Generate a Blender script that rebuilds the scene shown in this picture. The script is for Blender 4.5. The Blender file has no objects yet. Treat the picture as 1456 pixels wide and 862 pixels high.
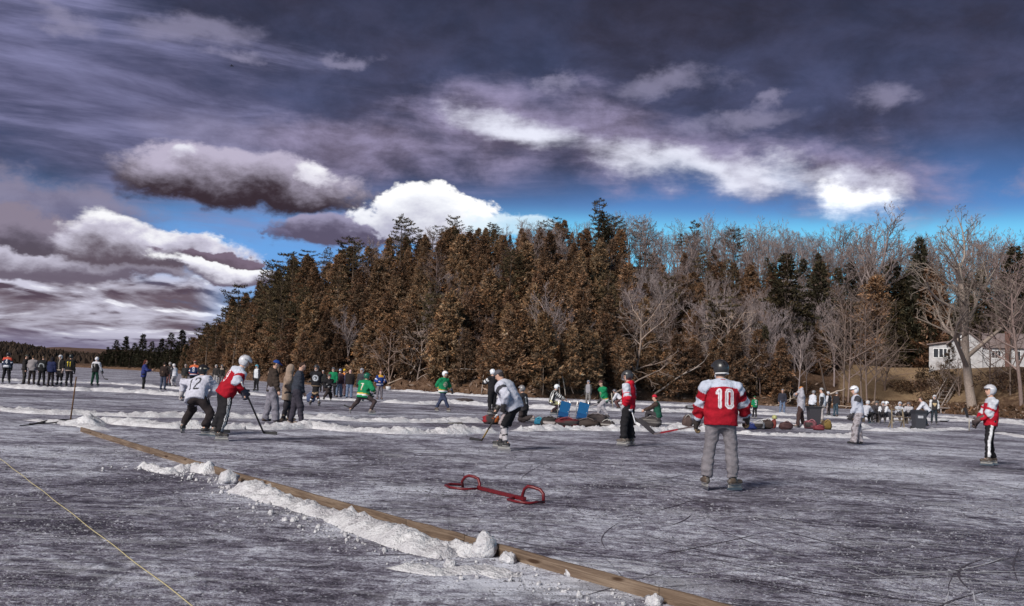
import bpy, math, random
import numpy as np
from mathutils import Vector, Matrix, noise as mnoise
from math import radians as R_, sin, cos, pi, sqrt, atan2

random.seed(7)
scene = bpy.context.scene
scene.render.engine = "CYCLES"
COL = scene.collection

# ------------------------------------------------------------------ camera
F = 1400.0                       # focal length in photograph pixels (1456 wide)
CAMH = 1.5
PITCH = math.atan(112.3 / F)
ROLL = math.atan(0.0445)
fw = Vector((0, cos(PITCH), sin(PITCH)))
r0 = Vector((1, 0, 0)); u0 = r0.cross(fw)
rt = r0 * cos(ROLL) + u0 * sin(ROLL)
up = u0 * cos(ROLL) - r0 * sin(ROLL)
CAM = Vector((0, 0, CAMH))

def ray(px, py):
    return fw + rt * ((px - 728) / F) - up * ((py - 431) / F)

def at(px, py, z=0.0):
    d = ray(px, py)
    t = (z - CAMH) / d.z
    return CAM + d * t

def atY(px, py, Y):
    d = ray(px, py)
    return CAM + d * (Y / d.y)

def project(P):
    v = Vector(P) - CAM
    w = v.dot(fw)
    return 728 + F * v.dot(rt) / w, 431 - F * v.dot(up) / w

cam = bpy.data.cameras.new('camera')
cam.sensor_width = 36; cam.lens = 36 * F / 1456
cam.clip_end = 20000; cam.clip_start = 0.1
camo = bpy.data.objects.new('camera', cam); COL.objects.link(camo)
camo.matrix_world = Matrix(((rt.x, up.x, -fw.x, 0), (rt.y, up.y, -fw.y, 0), (rt.z, up.z, -fw.z, CAMH), (0, 0, 0, 1)))
scene.camera = camo

# ------------------------------------------------------------------ objects
def tag(o, label=None, cat=None, group=None, kind=None):
    if label: o['label'] = label
    if cat: o['category'] = cat
    if group: o['group'] = group
    if kind: o['kind'] = kind
    return o

def empty(name, loc, rz=0.0, label=None, cat=None, group=None):
    o = bpy.data.objects.new(name, None)
    COL.objects.link(o)
    o.empty_display_size = 0.2
    o.location = loc; o.rotation_euler = (0, 0, rz)
    return tag(o, label, cat, group)

def mesh_obj(name, verts, faces, mats, parent=None, cols=None, smooth=True, loc=None, midx=None):
    me = bpy.data.meshes.new(name)
    if isinstance(verts, np.ndarray) and isinstance(faces, np.ndarray):
        nv, nf, k = len(verts), len(faces), faces.shape[1]
        me.vertices.add(nv); me.vertices.foreach_set('co', verts.astype(np.float32).ravel())
        me.loops.add(nf * k); me.loops.foreach_set('vertex_index', faces.astype(np.int32).ravel())
        me.polygons.add(nf)
        me.polygons.foreach_set('loop_start', np.arange(0, nf * k, k, dtype=np.int32))
        me.polygons.foreach_set('loop_total', np.full(nf, k, dtype=np.int32))
        me.update(calc_edges=True)
    else:
        me.from_pydata([tuple(v) for v in verts], [], [tuple(f) for f in faces]); me.update()
    if not isinstance(mats, (list, tuple)): mats = [mats]
    for m in mats: me.materials.append(m)
    if midx is not None: me.polygons.foreach_set('material_index', np.asarray(midx, dtype=np.int32))
    if smooth: me.polygons.foreach_set('use_smooth', np.ones(len(me.polygons), dtype=bool))
    if cols is not None:
        a = me.color_attributes.new('Col', 'FLOAT_COLOR', 'POINT')
        c = np.ones((len(me.vertices), 4), dtype=np.float32); c[:, :3] = np.asarray(cols)[:, :3]
        a.data.foreach_set('color', c.ravel())
    o = bpy.data.objects.new(name, me); COL.objects.link(o)
    if parent is not None: o.parent = parent
    if loc is not None: o.location = loc
    return o

class MB:
    """collects boxes, bars, tubes and quads; build() links them as one mesh"""
    def __init__(s): s.v = []; s.f = []; s.c = []
    def add(s, vs, fs, c=(1, 1, 1)):
        n = len(s.v); s.v += [tuple(v) for v in vs]; s.f += [tuple(i + n for i in f) for f in fs]
        s.c += [c] * len(vs)
    def box(s, lo, hi, c=(1, 1, 1), M=None):
        x0, y0, z0 = lo; x1, y1, z1 = hi
        vs = [Vector(p) for p in ((x0,y0,z0),(x1,y0,z0),(x1,y1,z0),(x0,y1,z0),(x0,y0,z1),(x1,y0,z1),(x1,y1,z1),(x0,y1,z1))]
        if M is not None: vs = [M @ v for v in vs]
        s.add(vs, [(0,3,2,1),(4,5,6,7),(0,1,5,4),(1,2,6,5),(2,3,7,6),(3,0,4,7)], c)
    def bar(s, a, b, w, t, c=(1, 1, 1), upv=(0, 0, 1)):
        a = Vector(a); b = Vector(b); d = (b - a).normalized()
        sd = d.cross(Vector(upv))
        if sd.length < 1e-4: sd = d.cross(Vector((1, 0, 0)))
        sd.normalize(); n = sd.cross(d)
        vs = [p + sd * sx * w / 2 + n * sz * t / 2 for p in (a, b) for sx, sz in ((-1,-1),(1,-1),(1,1),(-1,1))]
        s.add(vs, [(0,1,2,3),(7,6,5,4),(0,4,5,1),(1,5,6,2),(2,6,7,3),(3,7,4,0)], c)
    def tube(s, pts, rad, n=6, c=(1, 1, 1), cap=True):
        pts = [Vector(p) for p in pts]
        if not hasattr(rad, '__len__'): rad = [rad] * len(pts)
        base = len(s.v); vs = []; ref = Vector((0.31, 0.17, 0.93))
        for i, p in enumerate(pts):
            d = (pts[min(i + 1, len(pts) - 1)] - pts[max(i - 1, 0)])
            if d.length < 1e-9: d = Vector((0, 0, 1))
            d.normalize()
            a = d.cross(ref)
            if a.length < 1e-3: a = d.cross(Vector((1, 0, 0)))
            a.normalize(); b = d.cross(a)
            for k in range(n):
                t = 2 * pi * k / n
                vs.append(p + (a * cos(t) + b * sin(t)) * rad[i])
        fs = []
        for i in range(len(pts) - 1):
            for k in range(n):
                k2 = (k + 1) % n
                fs.append((i*n+k, (i+1)*n+k, (i+1)*n+k2, i*n+k2))
        if cap:
            fs.append(tuple(range(n))); fs.append(tuple((len(pts)-1)*n + k for k in reversed(range(n))))
        s.add(vs, fs, c)
    def build(s, name, mat, parent=None, smooth=False, loc=None):
        return mesh_obj(name, s.v, s.f, mat, parent, cols=s.c if s.c else None, smooth=smooth, loc=loc)

# ------------------------------------------------------------------ materials
class NT:
    def __init__(s, nt): s.nt = nt; s.n = nt.nodes; s.l = nt.links
    def new(s, t, **kw):
        n = s.n.new(t)
        for k, v in kw.items(): setattr(n, k, v)
        return n
    def put(s, sock, v):
        if isinstance(v, bpy.types.NodeSocket): s.l.new(v, sock)
        elif v is not None:
            try: sock.default_value = v
            except Exception: sock.default_value = (*v, 1.0)
    def m(s, op, a, b=None, c=None, clamp=False):
        n = s.new('ShaderNodeMath', operation=op, use_clamp=clamp)
        s.put(n.inputs[0], a); s.put(n.inputs[1], b); s.put(n.inputs[2], c)
        return n.outputs[0]
    def add(s, a, b): return s.m('ADD', a, b)
    def sub(s, a, b): return s.m('SUBTRACT', a, b)
    def mul(s, a, b): return s.m('MULTIPLY', a, b)
    def ss(s, x, lo, hi, a=0.0, b=1.0):
        n = s.new('ShaderNodeMapRange', interpolation_type='SMOOTHSTEP')
        s.put(n.inputs[0], x); s.put(n.inputs[1], lo); s.put(n.inputs[2], hi); s.put(n.inputs[3], a); s.put(n.inputs[4], b)
        return n.outputs[0]
    def lin(s, x, lo, hi, a=0.0, b=1.0):
        n = s.new('ShaderNodeMapRange'); n.clamp = True
        s.put(n.inputs[0], x); s.put(n.inputs[1], lo); s.put(n.inputs[2], hi); s.put(n.inputs[3], a); s.put(n.inputs[4], b)
        return n.outputs[0]
    def mix(s, f, a, b, mode='MIX'):
        n = s.new('ShaderNodeMix', data_type='RGBA', blend_type=mode)
        s.put(n.inputs[0], f); s.put(n.inputs[6], a); s.put(n.inputs[7], b)
        return n.outputs[2]
    def xyz(s, x, y, z):
        n = s.new('ShaderNodeCombineXYZ')
        s.put(n.inputs[0], x); s.put(n.inputs[1], y); s.put(n.inputs[2], z)
        return n.outputs[0]
    def sep(s, v):
        n = s.new('ShaderNodeSeparateXYZ'); s.put(n.inputs[0], v); return n.outputs
    def map(s, v, scale=(1, 1, 1), loc=(0, 0, 0), rot=(0, 0, 0)):
        n = s.new('ShaderNodeMapping'); s.put(n.inputs[0], v)
        n.inputs[1].default_value = loc; n.inputs[2].default_value = rot; n.inputs[3].default_value = scale
        return n.outputs[0]
    def noise(s, v, scale=1.0, detail=4.0, rough=0.5, dist=0.0, dims='3D'):
        n = s.new('ShaderNodeTexNoise', noise_dimensions=dims)
        s.put(n.inputs['Vector'], v); n.inputs['Scale'].default_value = scale
        n.inputs['Detail'].default_value = detail; n.inputs['Roughness'].default_value = rough
        n.inputs['Distortion'].default_value = dist
        return n.outputs[0]
    def ramp(s, f, stops):
        n = s.new('ShaderNodeValToRGB'); s.put(n.inputs[0], f); e = n.color_ramp.elements
        e[0].position, e[0].color = stops[0][0], (*stops[0][1], 1)
        e[1].position, e[1].color = stops[-1][0], (*stops[-1][1], 1)
        for p, c in stops[1:-1]:
            k = e.new(p); k.color = (*c, 1)
        return n.outputs[0]

def material(name):
    m = bpy.data.materials.new(name); m.use_nodes = True
    t = NT(m.node_tree); b = t.n['Principled BSDF']
    return m, t, b

def bump(t, b, h, dist, strength=1.0):
    n = t.new('ShaderNodeBump'); n.inputs['Distance'].default_value = dist; n.inputs['Strength'].default_value = strength
    t.put(n.inputs['Height'], h); t.l.new(n.outputs[0], b.inputs['Normal'])

def mat_attr(name, rough=0.8, spec=0.3, nscale=30.0, var=0.25, bdist=0.004, objvar=0.0, metallic=0.0, stretch=(1, 1, 1), sheen=0.0):
    m, t, b = material(name)
    a = t.new('ShaderNodeAttribute', attribute_name='Col')
    tc = t.new('ShaderNodeTexCoord').outputs['Object']
    n = t.noise(t.map(tc, stretch), nscale, 5, 0.6)
    k = t.lin(n, 0.25, 0.75, 1 - var, 1 + var)
    c = t.mix(1.0, a.outputs['Color'], t.xyz(k, k, k), 'MULTIPLY')
    if objvar:
        oi = t.new('ShaderNodeObjectInfo').outputs['Random']
        r = t.ramp(oi, [(0, (1 - objvar, 1 - objvar * 1.1, 1 - objvar * 1.2)), (0.35, (1.05, 1.0, 0.9)), (0.7, (1 + objvar * .4, 1 + objvar * .2, 1.0)), (1, (1 - objvar * .4, 1.0 - objvar * .35, 1.0 - objvar * .5))])
        c = t.mix(1.0, c, r, 'MULTIPLY')
    t.l.new(c, b.inputs['Base Color'])
    b.inputs['Roughness'].default_value = rough; b.inputs['Specular IOR Level'].default_value = spec
    b.inputs['Metallic'].default_value = metallic
    if sheen: b.inputs['Sheen Weight'].default_value = sheen
    if bdist: bump(t, b, n, bdist)
    return m

def srgb(r, g, b):
    f = lambda c: ((c / 255 + 0.055) / 1.055) ** 2.4 if c > 10 else c / 255 / 12.92
    return (f(r), f(g), f(b))

M_CLOTH = mat_attr('cloth', 0.9, 0.15, 14, 0.22, 0.02)
M_SKIN = mat_attr('skin', 0.55, 0.35, 60, 0.12, 0.001)
M_SHELL = mat_attr('helmet_shell', 0.3, 0.5, 25, 0.10, 0.0006)
M_LEATHER = mat_attr('boot_leather', 0.5, 0.4, 50, 0.25, 0.002)
M_STEEL = mat_attr('skate_steel', 0.3, 0.5, 60, 0.15, 0.0, metallic=0.9)
M_STICK = mat_attr('stick_paint', 0.45, 0.4, 30, 0.25, 0.0005)
M_NYLON = mat_attr('bag_nylon', 0.7, 0.3, 40, 0.3, 0.006)
M_RED = mat_attr('goal_red_paint', 0.4, 0.5, 40, 0.45, 0.002)
M_FOL = mat_attr('conifer_foliage', 0.8, 0.15, 3.0, 0.3, 0.0, objvar=0.35)
M_BARK = mat_attr('bark', 0.9, 0.1, 6.0, 0.45, 0.05, objvar=0.25, stretch=(3, 3, 0.6))
M_WOODB = mat_attr('weathered_timber', 0.85, 0.2, 4.0, 0.4, 0.01)
M_PLASTIC = mat_attr('bin_plastic', 0.5, 0.4, 20, 0.15, 0.001)
# ------------------------------------------------------------------ sky
SUN_EL, SUN_AZ = 34.0, 215.0        # azimuth clockwise from +Y: behind the photographer, to the left
world = bpy.data.worlds.new('World'); scene.world = world; world.use_nodes = True
def build_sky():
    t = NT(world.node_tree)
    bg = t.n['Background']
    d = t.new('ShaderNodeTexCoord').outputs['Generated']
    X, Y, Z = t.sep(d)
    el = t.mul(t.m('ARCSINE', Z), 57.2958)
    az = t.mul(t.m('ARCTAN2', X, Y), 57.2958)
    sky = t.new('ShaderNodeTexSky', sky_type='NISHITA')
    sky.sun_disc = False; sky.sun_elevation = R_(SUN_EL); sky.sun_rotation = R_(SUN_AZ)
    sky.air_density = 1.0; sky.dust_density = 0.6; sky.ozone_density = 2.0
    STR = 0.12; EXPO = 0.6
    bg.inputs[1].default_value = STR
    def L(r, g, b, k=1.0):
        c = srgb(r, g, b); k = k / STR / 2 ** EXPO; return (c[0] * k, c[1] * k, c[2] * k)
    # noise fields on the direction vector (clouds are wider than tall)
    dv = t.map(d, (1, 1, 1.7))
    nA = t.noise(dv, 5.5, 6, 0.58, 0.25)
    nB = t.noise(t.map(d, (1, 1, 1.9), (3.1, 1.7, 0.4)), 15, 7, 0.62, 0.2)
    nW = t.new('ShaderNodeTexNoise'); t.l.new(t.map(d, (1, 1, 1.6), (1.3, 0.7, 2.4)), nW.inputs['Vector'])
    nW.inputs['Scale'].default_value = 8.5; nW.inputs['Detail'].default_value = 6; nW.inputs['Roughness'].default_value = 0.6
    wv = t.new('ShaderNodeVectorMath', operation='MULTIPLY_ADD')
    t.l.new(nW.outputs['Color'], wv.inputs[0]); wv.inputs[1].default_value = (9.0, 4.6, 0); 
    t.l.new(t.xyz(t.sub(az, 4.5), t.sub(el, 2.3), 0.0), wv.inputs[2])
    WP = wv.outputs[0]
    nC = nB
    def c0(n): return t.sub(n, 0.5)
    # clear air: the Nishita sky, deepened and graded towards slate overhead by a thin high veil
    clear = t.mix(1.0, sky.outputs[0], (0.28, 0.62, 1.0, 1), 'MULTIPLY')
    glow = t.ss(el, 12.0, 8.3)
    azr = t.ss(az, -9, 4)
    clear = t.mix(0.8, clear, t.mix(glow, L(70, 92, 140), t.mix(azr, L(106, 154, 216), t.mix(t.ss(el, 10.7, 9.0), L(104, 152, 212), L(122, 212, 243)))))
    veil_f = t.add(t.ss(t.sub(el, t.add(t.mul(t.ss(az, -6, 16), 2.6), t.mul(t.ss(az, -14, -24), -1.8))), 8.0, 12.4), t.mul(c0(nA), 0.5))
    veil = t.mix(t.ss(nB, 0.25, 0.8), L(58, 58, 78), L(86, 88, 120))
    top = t.ss(el, 14, 24)
    veil = t.mix(t.mul(top, 0.75), veil, L(40, 38, 48))
    col = t.mix(t.m('MULTIPLY', veil_f, 0.93, clamp=True), clear, veil)

    def pxdir(px, py):
        v = ray(px, py).normalized()
        return math.degrees(atan2(v.x, v.y)), math.degrees(math.asin(v.z))
    D = math.degrees(1 / F)
    def field(px, py, rx, rt_, rb=None, rot=0.0):
        """1 at the centre, 0 on the rim of an ellipse, in sky angles stirred by the noise"""
        a0, e0 = pxdir(px, py)
        n = t.new('ShaderNodeMapping', vector_type='TEXTURE'); t.l.new(WP, n.inputs[0])
        n.inputs[1].default_value = (a0, e0, 0); n.inputs[2].default_value = (0, 0, R_(rot)); n.inputs[3].default_value = (rx * D, (rt_ + (rb or rt_)) / 2 * D, 1)
        q = t.new('ShaderNodeVectorMath', operation='LENGTH'); t.l.new(n.outputs[0], q.inputs[0])
        return t.sub(1.0, q.outputs['Value']), n.outputs[0]
    def umax(fs):
        r = fs[0]
        for f in fs[1:]: r = t.m('SMOOTH_MAX', r, f, 0.25)
        return r
    # high streaks in the upper left
    st = t.noise(t.map(t.xyz(az, el, 0.0), (0.06, 0.36, 1), rot=(0, 0, R_(11))), 1.0, 7, 0.62, 0.35)
    f, _ = field(170, 150, 560, 150, rot=-9)
    col = t.mix(t.mul(t.ss(t.add(f, t.mul(c0(st), 2.2)), 0.0, 0.8), 0.9), col, t.mix(t.ss(st, 0.35, 0.7), L(82, 82, 112), L(142, 142, 182)))
    f, _ = field(330, 195, 250, 50, rot=-3)
    col = t.mix(t.mul(t.ss(t.add(f, t.mul(c0(nA), 1.6)), 0.0, 0.8), 0.7), col, t.mix(t.ss(nB, .3, .7), L(100, 96, 122), L(150, 146, 178)))
    # the long bright bank that sweeps from centre left down to the right
    st2 = t.noise(t.map(t.xyz(az, el, 0.0), (0.075, 0.34, 1), rot=(0, 0, R_(10))), 1.0, 6, 0.6, 0.3)
    fl = [field(*a) for a in ((520, 212, 190, 46, 44, -2), (700, 180, 190, 70, 64, 6), (880, 196, 210, 76, 70, -12), (1060, 246, 190, 60, 50, -14), (1220, 258, 150, 66, 52, -6))]
    f = umax([x[0] for x in fl])
    m1 = t.ss(t.add(f, t.add(t.mul(c0(st2), 1.3), t.mul(c0(nB), 0.7))), -0.12, 0.75)
    fc = umax([field(*a)[0] for a in ((730, 185, 120, 30, 26, -8), (980, 243, 220, 36, 28, -13), (1130, 262, 130, 34, 28, -12), (1225, 280, 80, 44, 32, 0))])
    core = t.ss(t.add(fc, t.add(t.mul(c0(nB), 1.2), t.mul(c0(st2), 1.9))), -0.15, 0.95)
    bank = t.mix(t.ss(t.add(t.mul(nB, .5), t.mul(st2, .5)), 0.36, 0.62), L(96, 88, 108), L(158, 150, 184))
    bank = t.mix(core, bank, L(238, 240, 255, 1.0))
    f, _ = field(1228, 290, 52, 30)
    bank = t.mix(t.ss(t.add(f, t.mul(c0(nB), .7)), 0.0, 0.7), bank, L(255, 255, 255, 1.5))
    col = t.mix(t.mul(m1, 0.96), col, bank)
    # loose scraps high up
    for (px, py, rx, ry) in ((285, 32, 105, 26), (75, 22, 50, 16), (490, 86, 40, 12), (320, 75, 45, 12), (790, 112, 28, 12), (1235, 152, 45, 26), (1442, 246, 40, 20), (950, 122, 90, 22), (1060, 175, 90, 18), (1080, 140, 24, 16)):
        f, _ = field(px, py, rx, ry, rot=6)
        col = t.mix(t.mul(t.ss(t.add(f, t.add(t.mul(c0(nB), 1.6), t.mul(c0(nA), .8))), -0.05, 0.9), 0.62), col, L(150, 146, 174))
    # flat-based cumulus: white heads, dark bases
    def cumulus(blobs, bright, dark, lo=-0.1, hi=0.25, amp=1.0, shade_mid=0.0, soft=0.55, op=0.98, white=None):
        nonlocal col
        fs = [field(*b) for b in blobs]
        f = umax([x[0] for x in fs])
        h = t.sep(fs[0][1])[1]
        m = t.ss(t.add(f, t.add(t.mul(c0(nB), amp * 1.3), 0.0)), lo, hi)
        s = t.add(h, t.mul(c0(nB), 2.2))
        k = t.ss(s, shade_mid - soft, shade_mid + soft)
        c = t.mix(k, dark, bright)
        if white: c = t.mix(t.ss(s, shade_mid + soft * .6, shade_mid + soft * 1.7), c, white)
        col = t.mix(t.mul(m, op), col, c)
    W1 = L(252, 252, 255, 1.0)
    # stratocumulus deck, laid out on its own level plane so it closes up towards the horizon
    zi = t.m('DIVIDE', 1.0, t.m('MAXIMUM', Z, 0.006))
    pv = t.xyz(t.mul(az, 0.20), t.mul(t.m('LOGARITHM', t.m('MAXIMUM', t.add(el, 1.0), 0.2), 2.71828), 3.6), 0.0)
    d1 = t.noise(t.map(pv, (1, 1, 1)), 1.0, 6, 0.55, 0.3)
    d2 = t.noise(t.map(pv, (1, 1, 1), (0.0, 0.22, 0)), 1.0, 6, 0.55, 0.3)
    a0, _ = pxdir(330, 430)
    dm = t.mul(t.ss(az, a0 + 2.5, a0 - 2.5), t.ss(t.add(el, t.mul(c0(nA), 3.0)), 6.8, 4.4))
    dc = t.mix(t.ss(d1, 0.36, 0.62), L(106, 92, 104), L(206, 204, 222))
    dc = t.mix(t.ss(t.sub(d2, d1), 0.02, 0.16), dc, L(88, 74, 88))
    dc = t.mix(t.ss(t.sub(d1, d2), 0.05, 0.17), dc, L(246, 246, 255))
    dc = t.mix(t.ss(el, 2.2, 0.4), dc, L(126, 120, 148))
    cov = t.mul(dm, t.ss(d1, 0.22, 0.36, 0.45, 1.0))
    col = t.mix(cov, col, dc)
    cumulus([(70, 300, 190, 42, 30), (-30, 280, 120, 40, 30)], L(142, 134, 156), L(112, 102, 124), lo=-.2, hi=.6, amp=1.3, op=.85)
    cumulus([(60, 345, 170, 34, 22), (-40, 330, 120, 40, 28)], L(140, 130, 148), L(88, 78, 90), amp=1.3, shade_mid=0.25)
    cumulus([(70, 380, 170, 26, 22)], L(196, 192, 210), L(108, 98, 114), amp=1.3, shade_mid=0.2)
    cumulus([(215, 352, 120, 38, 34), (255, 338, 70, 24, 20)], L(206, 202, 220), L(94, 82, 94), amp=0.9, shade_mid=0.0, white=W1)
    cumulus([(330, 386, 66, 18, 14), (290, 372, 50, 14, 12)], L(226, 224, 238), L(112, 102, 120), amp=0.8, shade_mid=-0.1, white=W1)
    cumulus([(300, 358, 50, 9, 9)], L(120, 104, 122), L(98, 82, 98), amp=0.9)
    # the long dark-bottomed cloud
    cumulus([(330, 262, 196, 40, 36), (285, 240, 120, 30, 30), (430, 252, 90, 30, 30)], L(190, 182, 204), L(56, 43, 49), lo=-0.05, hi=0.35, amp=0.9, shade_mid=0.16, soft=0.7)
    cumulus([(262, 225, 24, 14, 12), ], L(240, 240, 250), L(200, 196, 214), amp=1.0, hi=0.6, op=.8)
    cumulus([(448, 246, 40, 20, 16), ], L(250, 250, 255), L(225, 222, 235), amp=1.0, hi=0.6)
    # white cumulus rising behind the wooded hill, with its grey shoulder
    cumulus([(470, 328, 105, 28, 24), (560, 316, 90, 30, 26)], L(158, 152, 180), L(92, 84, 106), amp=0.9, shade_mid=0.2)
    cumulus([(596, 308, 120, 44, 40), (545, 312, 70, 30, 30), (650, 304, 52, 34, 30)], L(246, 248, 255), L(188, 188, 208), lo=-0.03, hi=0.16, amp=1.1, shade_mid=-0.2, white=L(255, 255, 255, 1.1))
    cumulus([(735, 320, 80, 14, 16)], L(226, 244, 255), L(200, 230, 248), amp=1.1, hi=.4, op=.85)
    cumulus([(382, 331, 22, 8, 7)], L(116, 112, 142), L(98, 92, 118), amp=1.0, op=.7)
    t.l.new(col, bg.inputs[0])
build_sky()
world.cycles.sampling_method = 'NONE'
scene.cycles.max_bounces = 4; scene.cycles.diffuse_bounces = 2; scene.cycles.glossy_bounces = 2

sun = bpy.data.lights.new('sun', 'SUN'); sun.energy = 2.8; sun.angle = R_(18); sun.color = (1.0, 0.95, 0.88)
suno = bpy.data.objects.new('sun', sun); COL.objects.link(suno)
sd = Vector((sin(R_(SUN_AZ)) * cos(R_(SUN_EL)), cos(R_(SUN_AZ)) * cos(R_(SUN_EL)), sin(R_(SUN_EL))))
suno.rotation_euler = sd.to_track_quat('Z', 'Y').to_euler(); suno.location = (0, -20, 60)

vs = scene.view_settings
vs.view_transform = 'Standard'; vs.look = 'None'; vs.gamma = 1.0; vs.exposure = 0.6; vs.use_curve_mapping = False

# ------------------------------------------------------------------ lake ice
def ice_material():
    m, t, b = material('lake_ice')
    P = t.new('ShaderNodeTexCoord').outputs['Object']
    X, Y, Z = t.sep(P)
    big = t.noise(P, 0.16, 5, 0.55, 0.6)
    mid = t.noise(t.map(P, (1, 1.1, 1)), 0.9, 6, 0.62, 0.8)
    fine = t.noise(t.map(P, (1, 1.15, 1)), 6.5, 7, 0.74, .4)
    grain = t.noise(P, 42.0, 3, 0.7)
    # skate cuts: thin bright or dark iso-lines of slow, drawn-out noises
    def cuts(scale, rot, w, loc, st=(1, 1, 1)):
        n = t.noise(t.map(P, st, loc, (0, 0, R_(rot))), scale, 1, 0.3)
        return t.ss(t.m('ABSOLUTE', t.sub(n, 0.5)), w, w * 0.25)
    c1 = cuts(0.8, 20, 0.020, (3, 1, 0), (.35, 2.2, 1)); c2 = cuts(0.9, -40, 0.020, (9, 4, 2), (2.2, .35, 1)); c3 = cuts(0.7, 80, 0.016, (1, 7, 5), (.4, 1.8, 1))
    c4 = cuts(1.4, 8, 0.022, (11, 2, 8), (.4, 2.6, 1)); c5 = cuts(1.2, 55, 0.022, (5, 12, 3), (.35, 2.2, 1))
    c6 = cuts(0.42, 30, 0.010, (21, 3, 1), (.5, 1.2, 1)); c7 = cuts(0.36, -62, 0.010, (2, 17, 6), (.5, 1.1, 1))
    # how much shaved, refrozen snow lies on the dark ice
    snowy = t.add(t.add(t.mul(t.sub(big, .5), 1.35), t.mul(t.sub(mid, .5), 1.35)), t.add(t.mul(t.sub(fine, .5), 1.95), t.mul(t.sub(grain, .5), 1.3)))
    snowy = t.add(snowy, 0.445)
    # trampled bright area in the middle of the rink and swept frost along the plank
    def patch(px, py, rx, ry, k):
        nonlocal snowy
        c = at(px, py)
        u = t.m('DIVIDE', t.sub(X, c.x), rx); v = t.m('DIVIDE', t.sub(Y, c.y), ry)
        q = t.m('SQRT', t.add(t.mul(u, u), t.mul(v, v)))
        q = t.add(q, t.mul(t.sub(mid, 0.5), 1.4))
        snowy = t.add(snowy, t.mul(t.ss(q, 1.1, 0.1), k * 1.5))
    patch(1000, 755, 2.6, 1.7, 0.10); patch(1120, 655, 5.0, 3.0, 0.07); patch(1300, 640, 6.0, 3.5, 0.06); patch(790, 835, 1.4, 0.55, 0.26); patch(660, 800, 1.0, 0.5, 0.18)
    patch(700, 712, 2.0, 1.2, -0.05); patch(420, 640, 3.2, 2.5, -0.06); patch(560, 780, 1.6, 0.7, -0.08); patch(140, 640, 3.0, 3.0, 0.05)
    patch(1160, 800, 2.0, .5, -0.08); patch(270, 760, 2.5, 1.6, -0.02)
    ice = t.ramp(snowy, [(0.06, (0.038, 0.033, 0.047)), (0.26, (0.114, 0.100, 0.134)), (0.44, (0.236, 0.220, 0.280)), (0.60, (0.44, 0.445, 0.53)), (0.80, (0.73, 0.75, 0.85))])
    dk = t.m('MAXIMUM', t.m('MAXIMUM', t.mul(c1, 0.7), t.mul(c2, 0.6)), t.m('MAXIMUM', t.mul(c6, .8), t.mul(c7, .75))); lt = t.m('MAXIMUM', t.m('MAXIMUM', t.mul(c3, 0.7), t.mul(c4, .5)), t.mul(c5, .5))
    gate = t.ss(t.noise(P, 0.35, 2), 0.42, 0.6)
    ice = t.mix(t.mul(dk, t.add(t.mul(gate, 0.7), 0.15)), ice, (0.045, 0.038, 0.052, 1))
    ice = t.mix(t.mul(lt, t.add(t.mul(gate, 0.45), 0.15)), ice, (0.62, 0.63, 0.68, 1))
    t.l.new(ice, b.inputs['Base Color'])
    b.inputs['Roughness'].default_value = 0.55; b.inputs['Specular IOR Level'].default_value = 0.22
    h = t.add(t.add(t.mul(fine, 1.2), t.mul(grain, 0.5)), t.add(t.mul(mid, 1.5), t.mul(dk, -0.25)))
    bump(t, b, h, 0.03, 0.9)
    return m
M_ICE = ice_material()
def build_ice():
    v = [(-4000, -60, 0), (4000, -60, 0), (4000, 6000, 0), (-4000, 6000, 0)]
    o = mesh_obj('lake_ice', v, [(0, 1, 2, 3)], M_ICE, smooth=False); tag(o, kind='structure')
build_ice()

# ------------------------------------------------------------------ terrain
def I(table, x):
    xs = [p[0] for p in table]; ys = [p[1] for p in table]
    return float(np.interp(x, xs, ys))
SHORE = [(60, 330), (150, 318), (200, 300), (240, 255), (300, 195), (360, 150), (430, 126), (540, 121), (640, 110), (760, 101), (860, 107), (930, 117), (1090, 122), (1200, 126), (1300, 126), (1400, 112), (1456, 104), (1800, 80), (2300, 60)]
CREST = [(60, 0.1), (150, 0.6), (270, 2.5), (330, 9.5), (400, 15), (480, 18), (565, 20), (700, 22), (850, 22), (1000, 20.5), (1150, 19), (1300, 19), (1456, 17), (2300, 16)]
def sstep(x):
    x = min(max(x, 0.0), 1.0); return x * x * (3 - 2 * x)
def terr(px, Y):
    s = Y - I(SHORE, px)
    if s < 0: return -0.35
    c = I(CREST, px)
    n = mnoise.noise(Vector((px * 0.02, Y * 0.09, 0.0))) * 0.5 + mnoise.noise(Vector((px * 0.06, Y * 0.25, 3.0))) * 0.22
    bank = -0.35 + 1.0 * sstep(s / 2.2)
    if c < 1.5: bank = -0.35 + min(1.0, c + 0.5) * sstep(s / 4)
    hill = c * (0.25 * sstep(s / 55) + 0.75 * min(1, max(0, s - 1) / 52.0))
    lawn = 5.6 * sstep((s - 1) / 20.0) + max(0.0, (c - 5.6)) * sstep((s - 38) / 34)
    w = sstep((px - 1165) / 55)
    z = bank + hill * (1 - w) + lawn * w
    return z + n * sstep(s / 6) * (1 - 0.7 * w) - 0.002 * max(0, s - 70) * 8
def tpos(px, s):
    Y = I(SHORE, px) + s
    return Vector(((px - 728) / F * Y, Y, terr(px, Y)))

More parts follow.
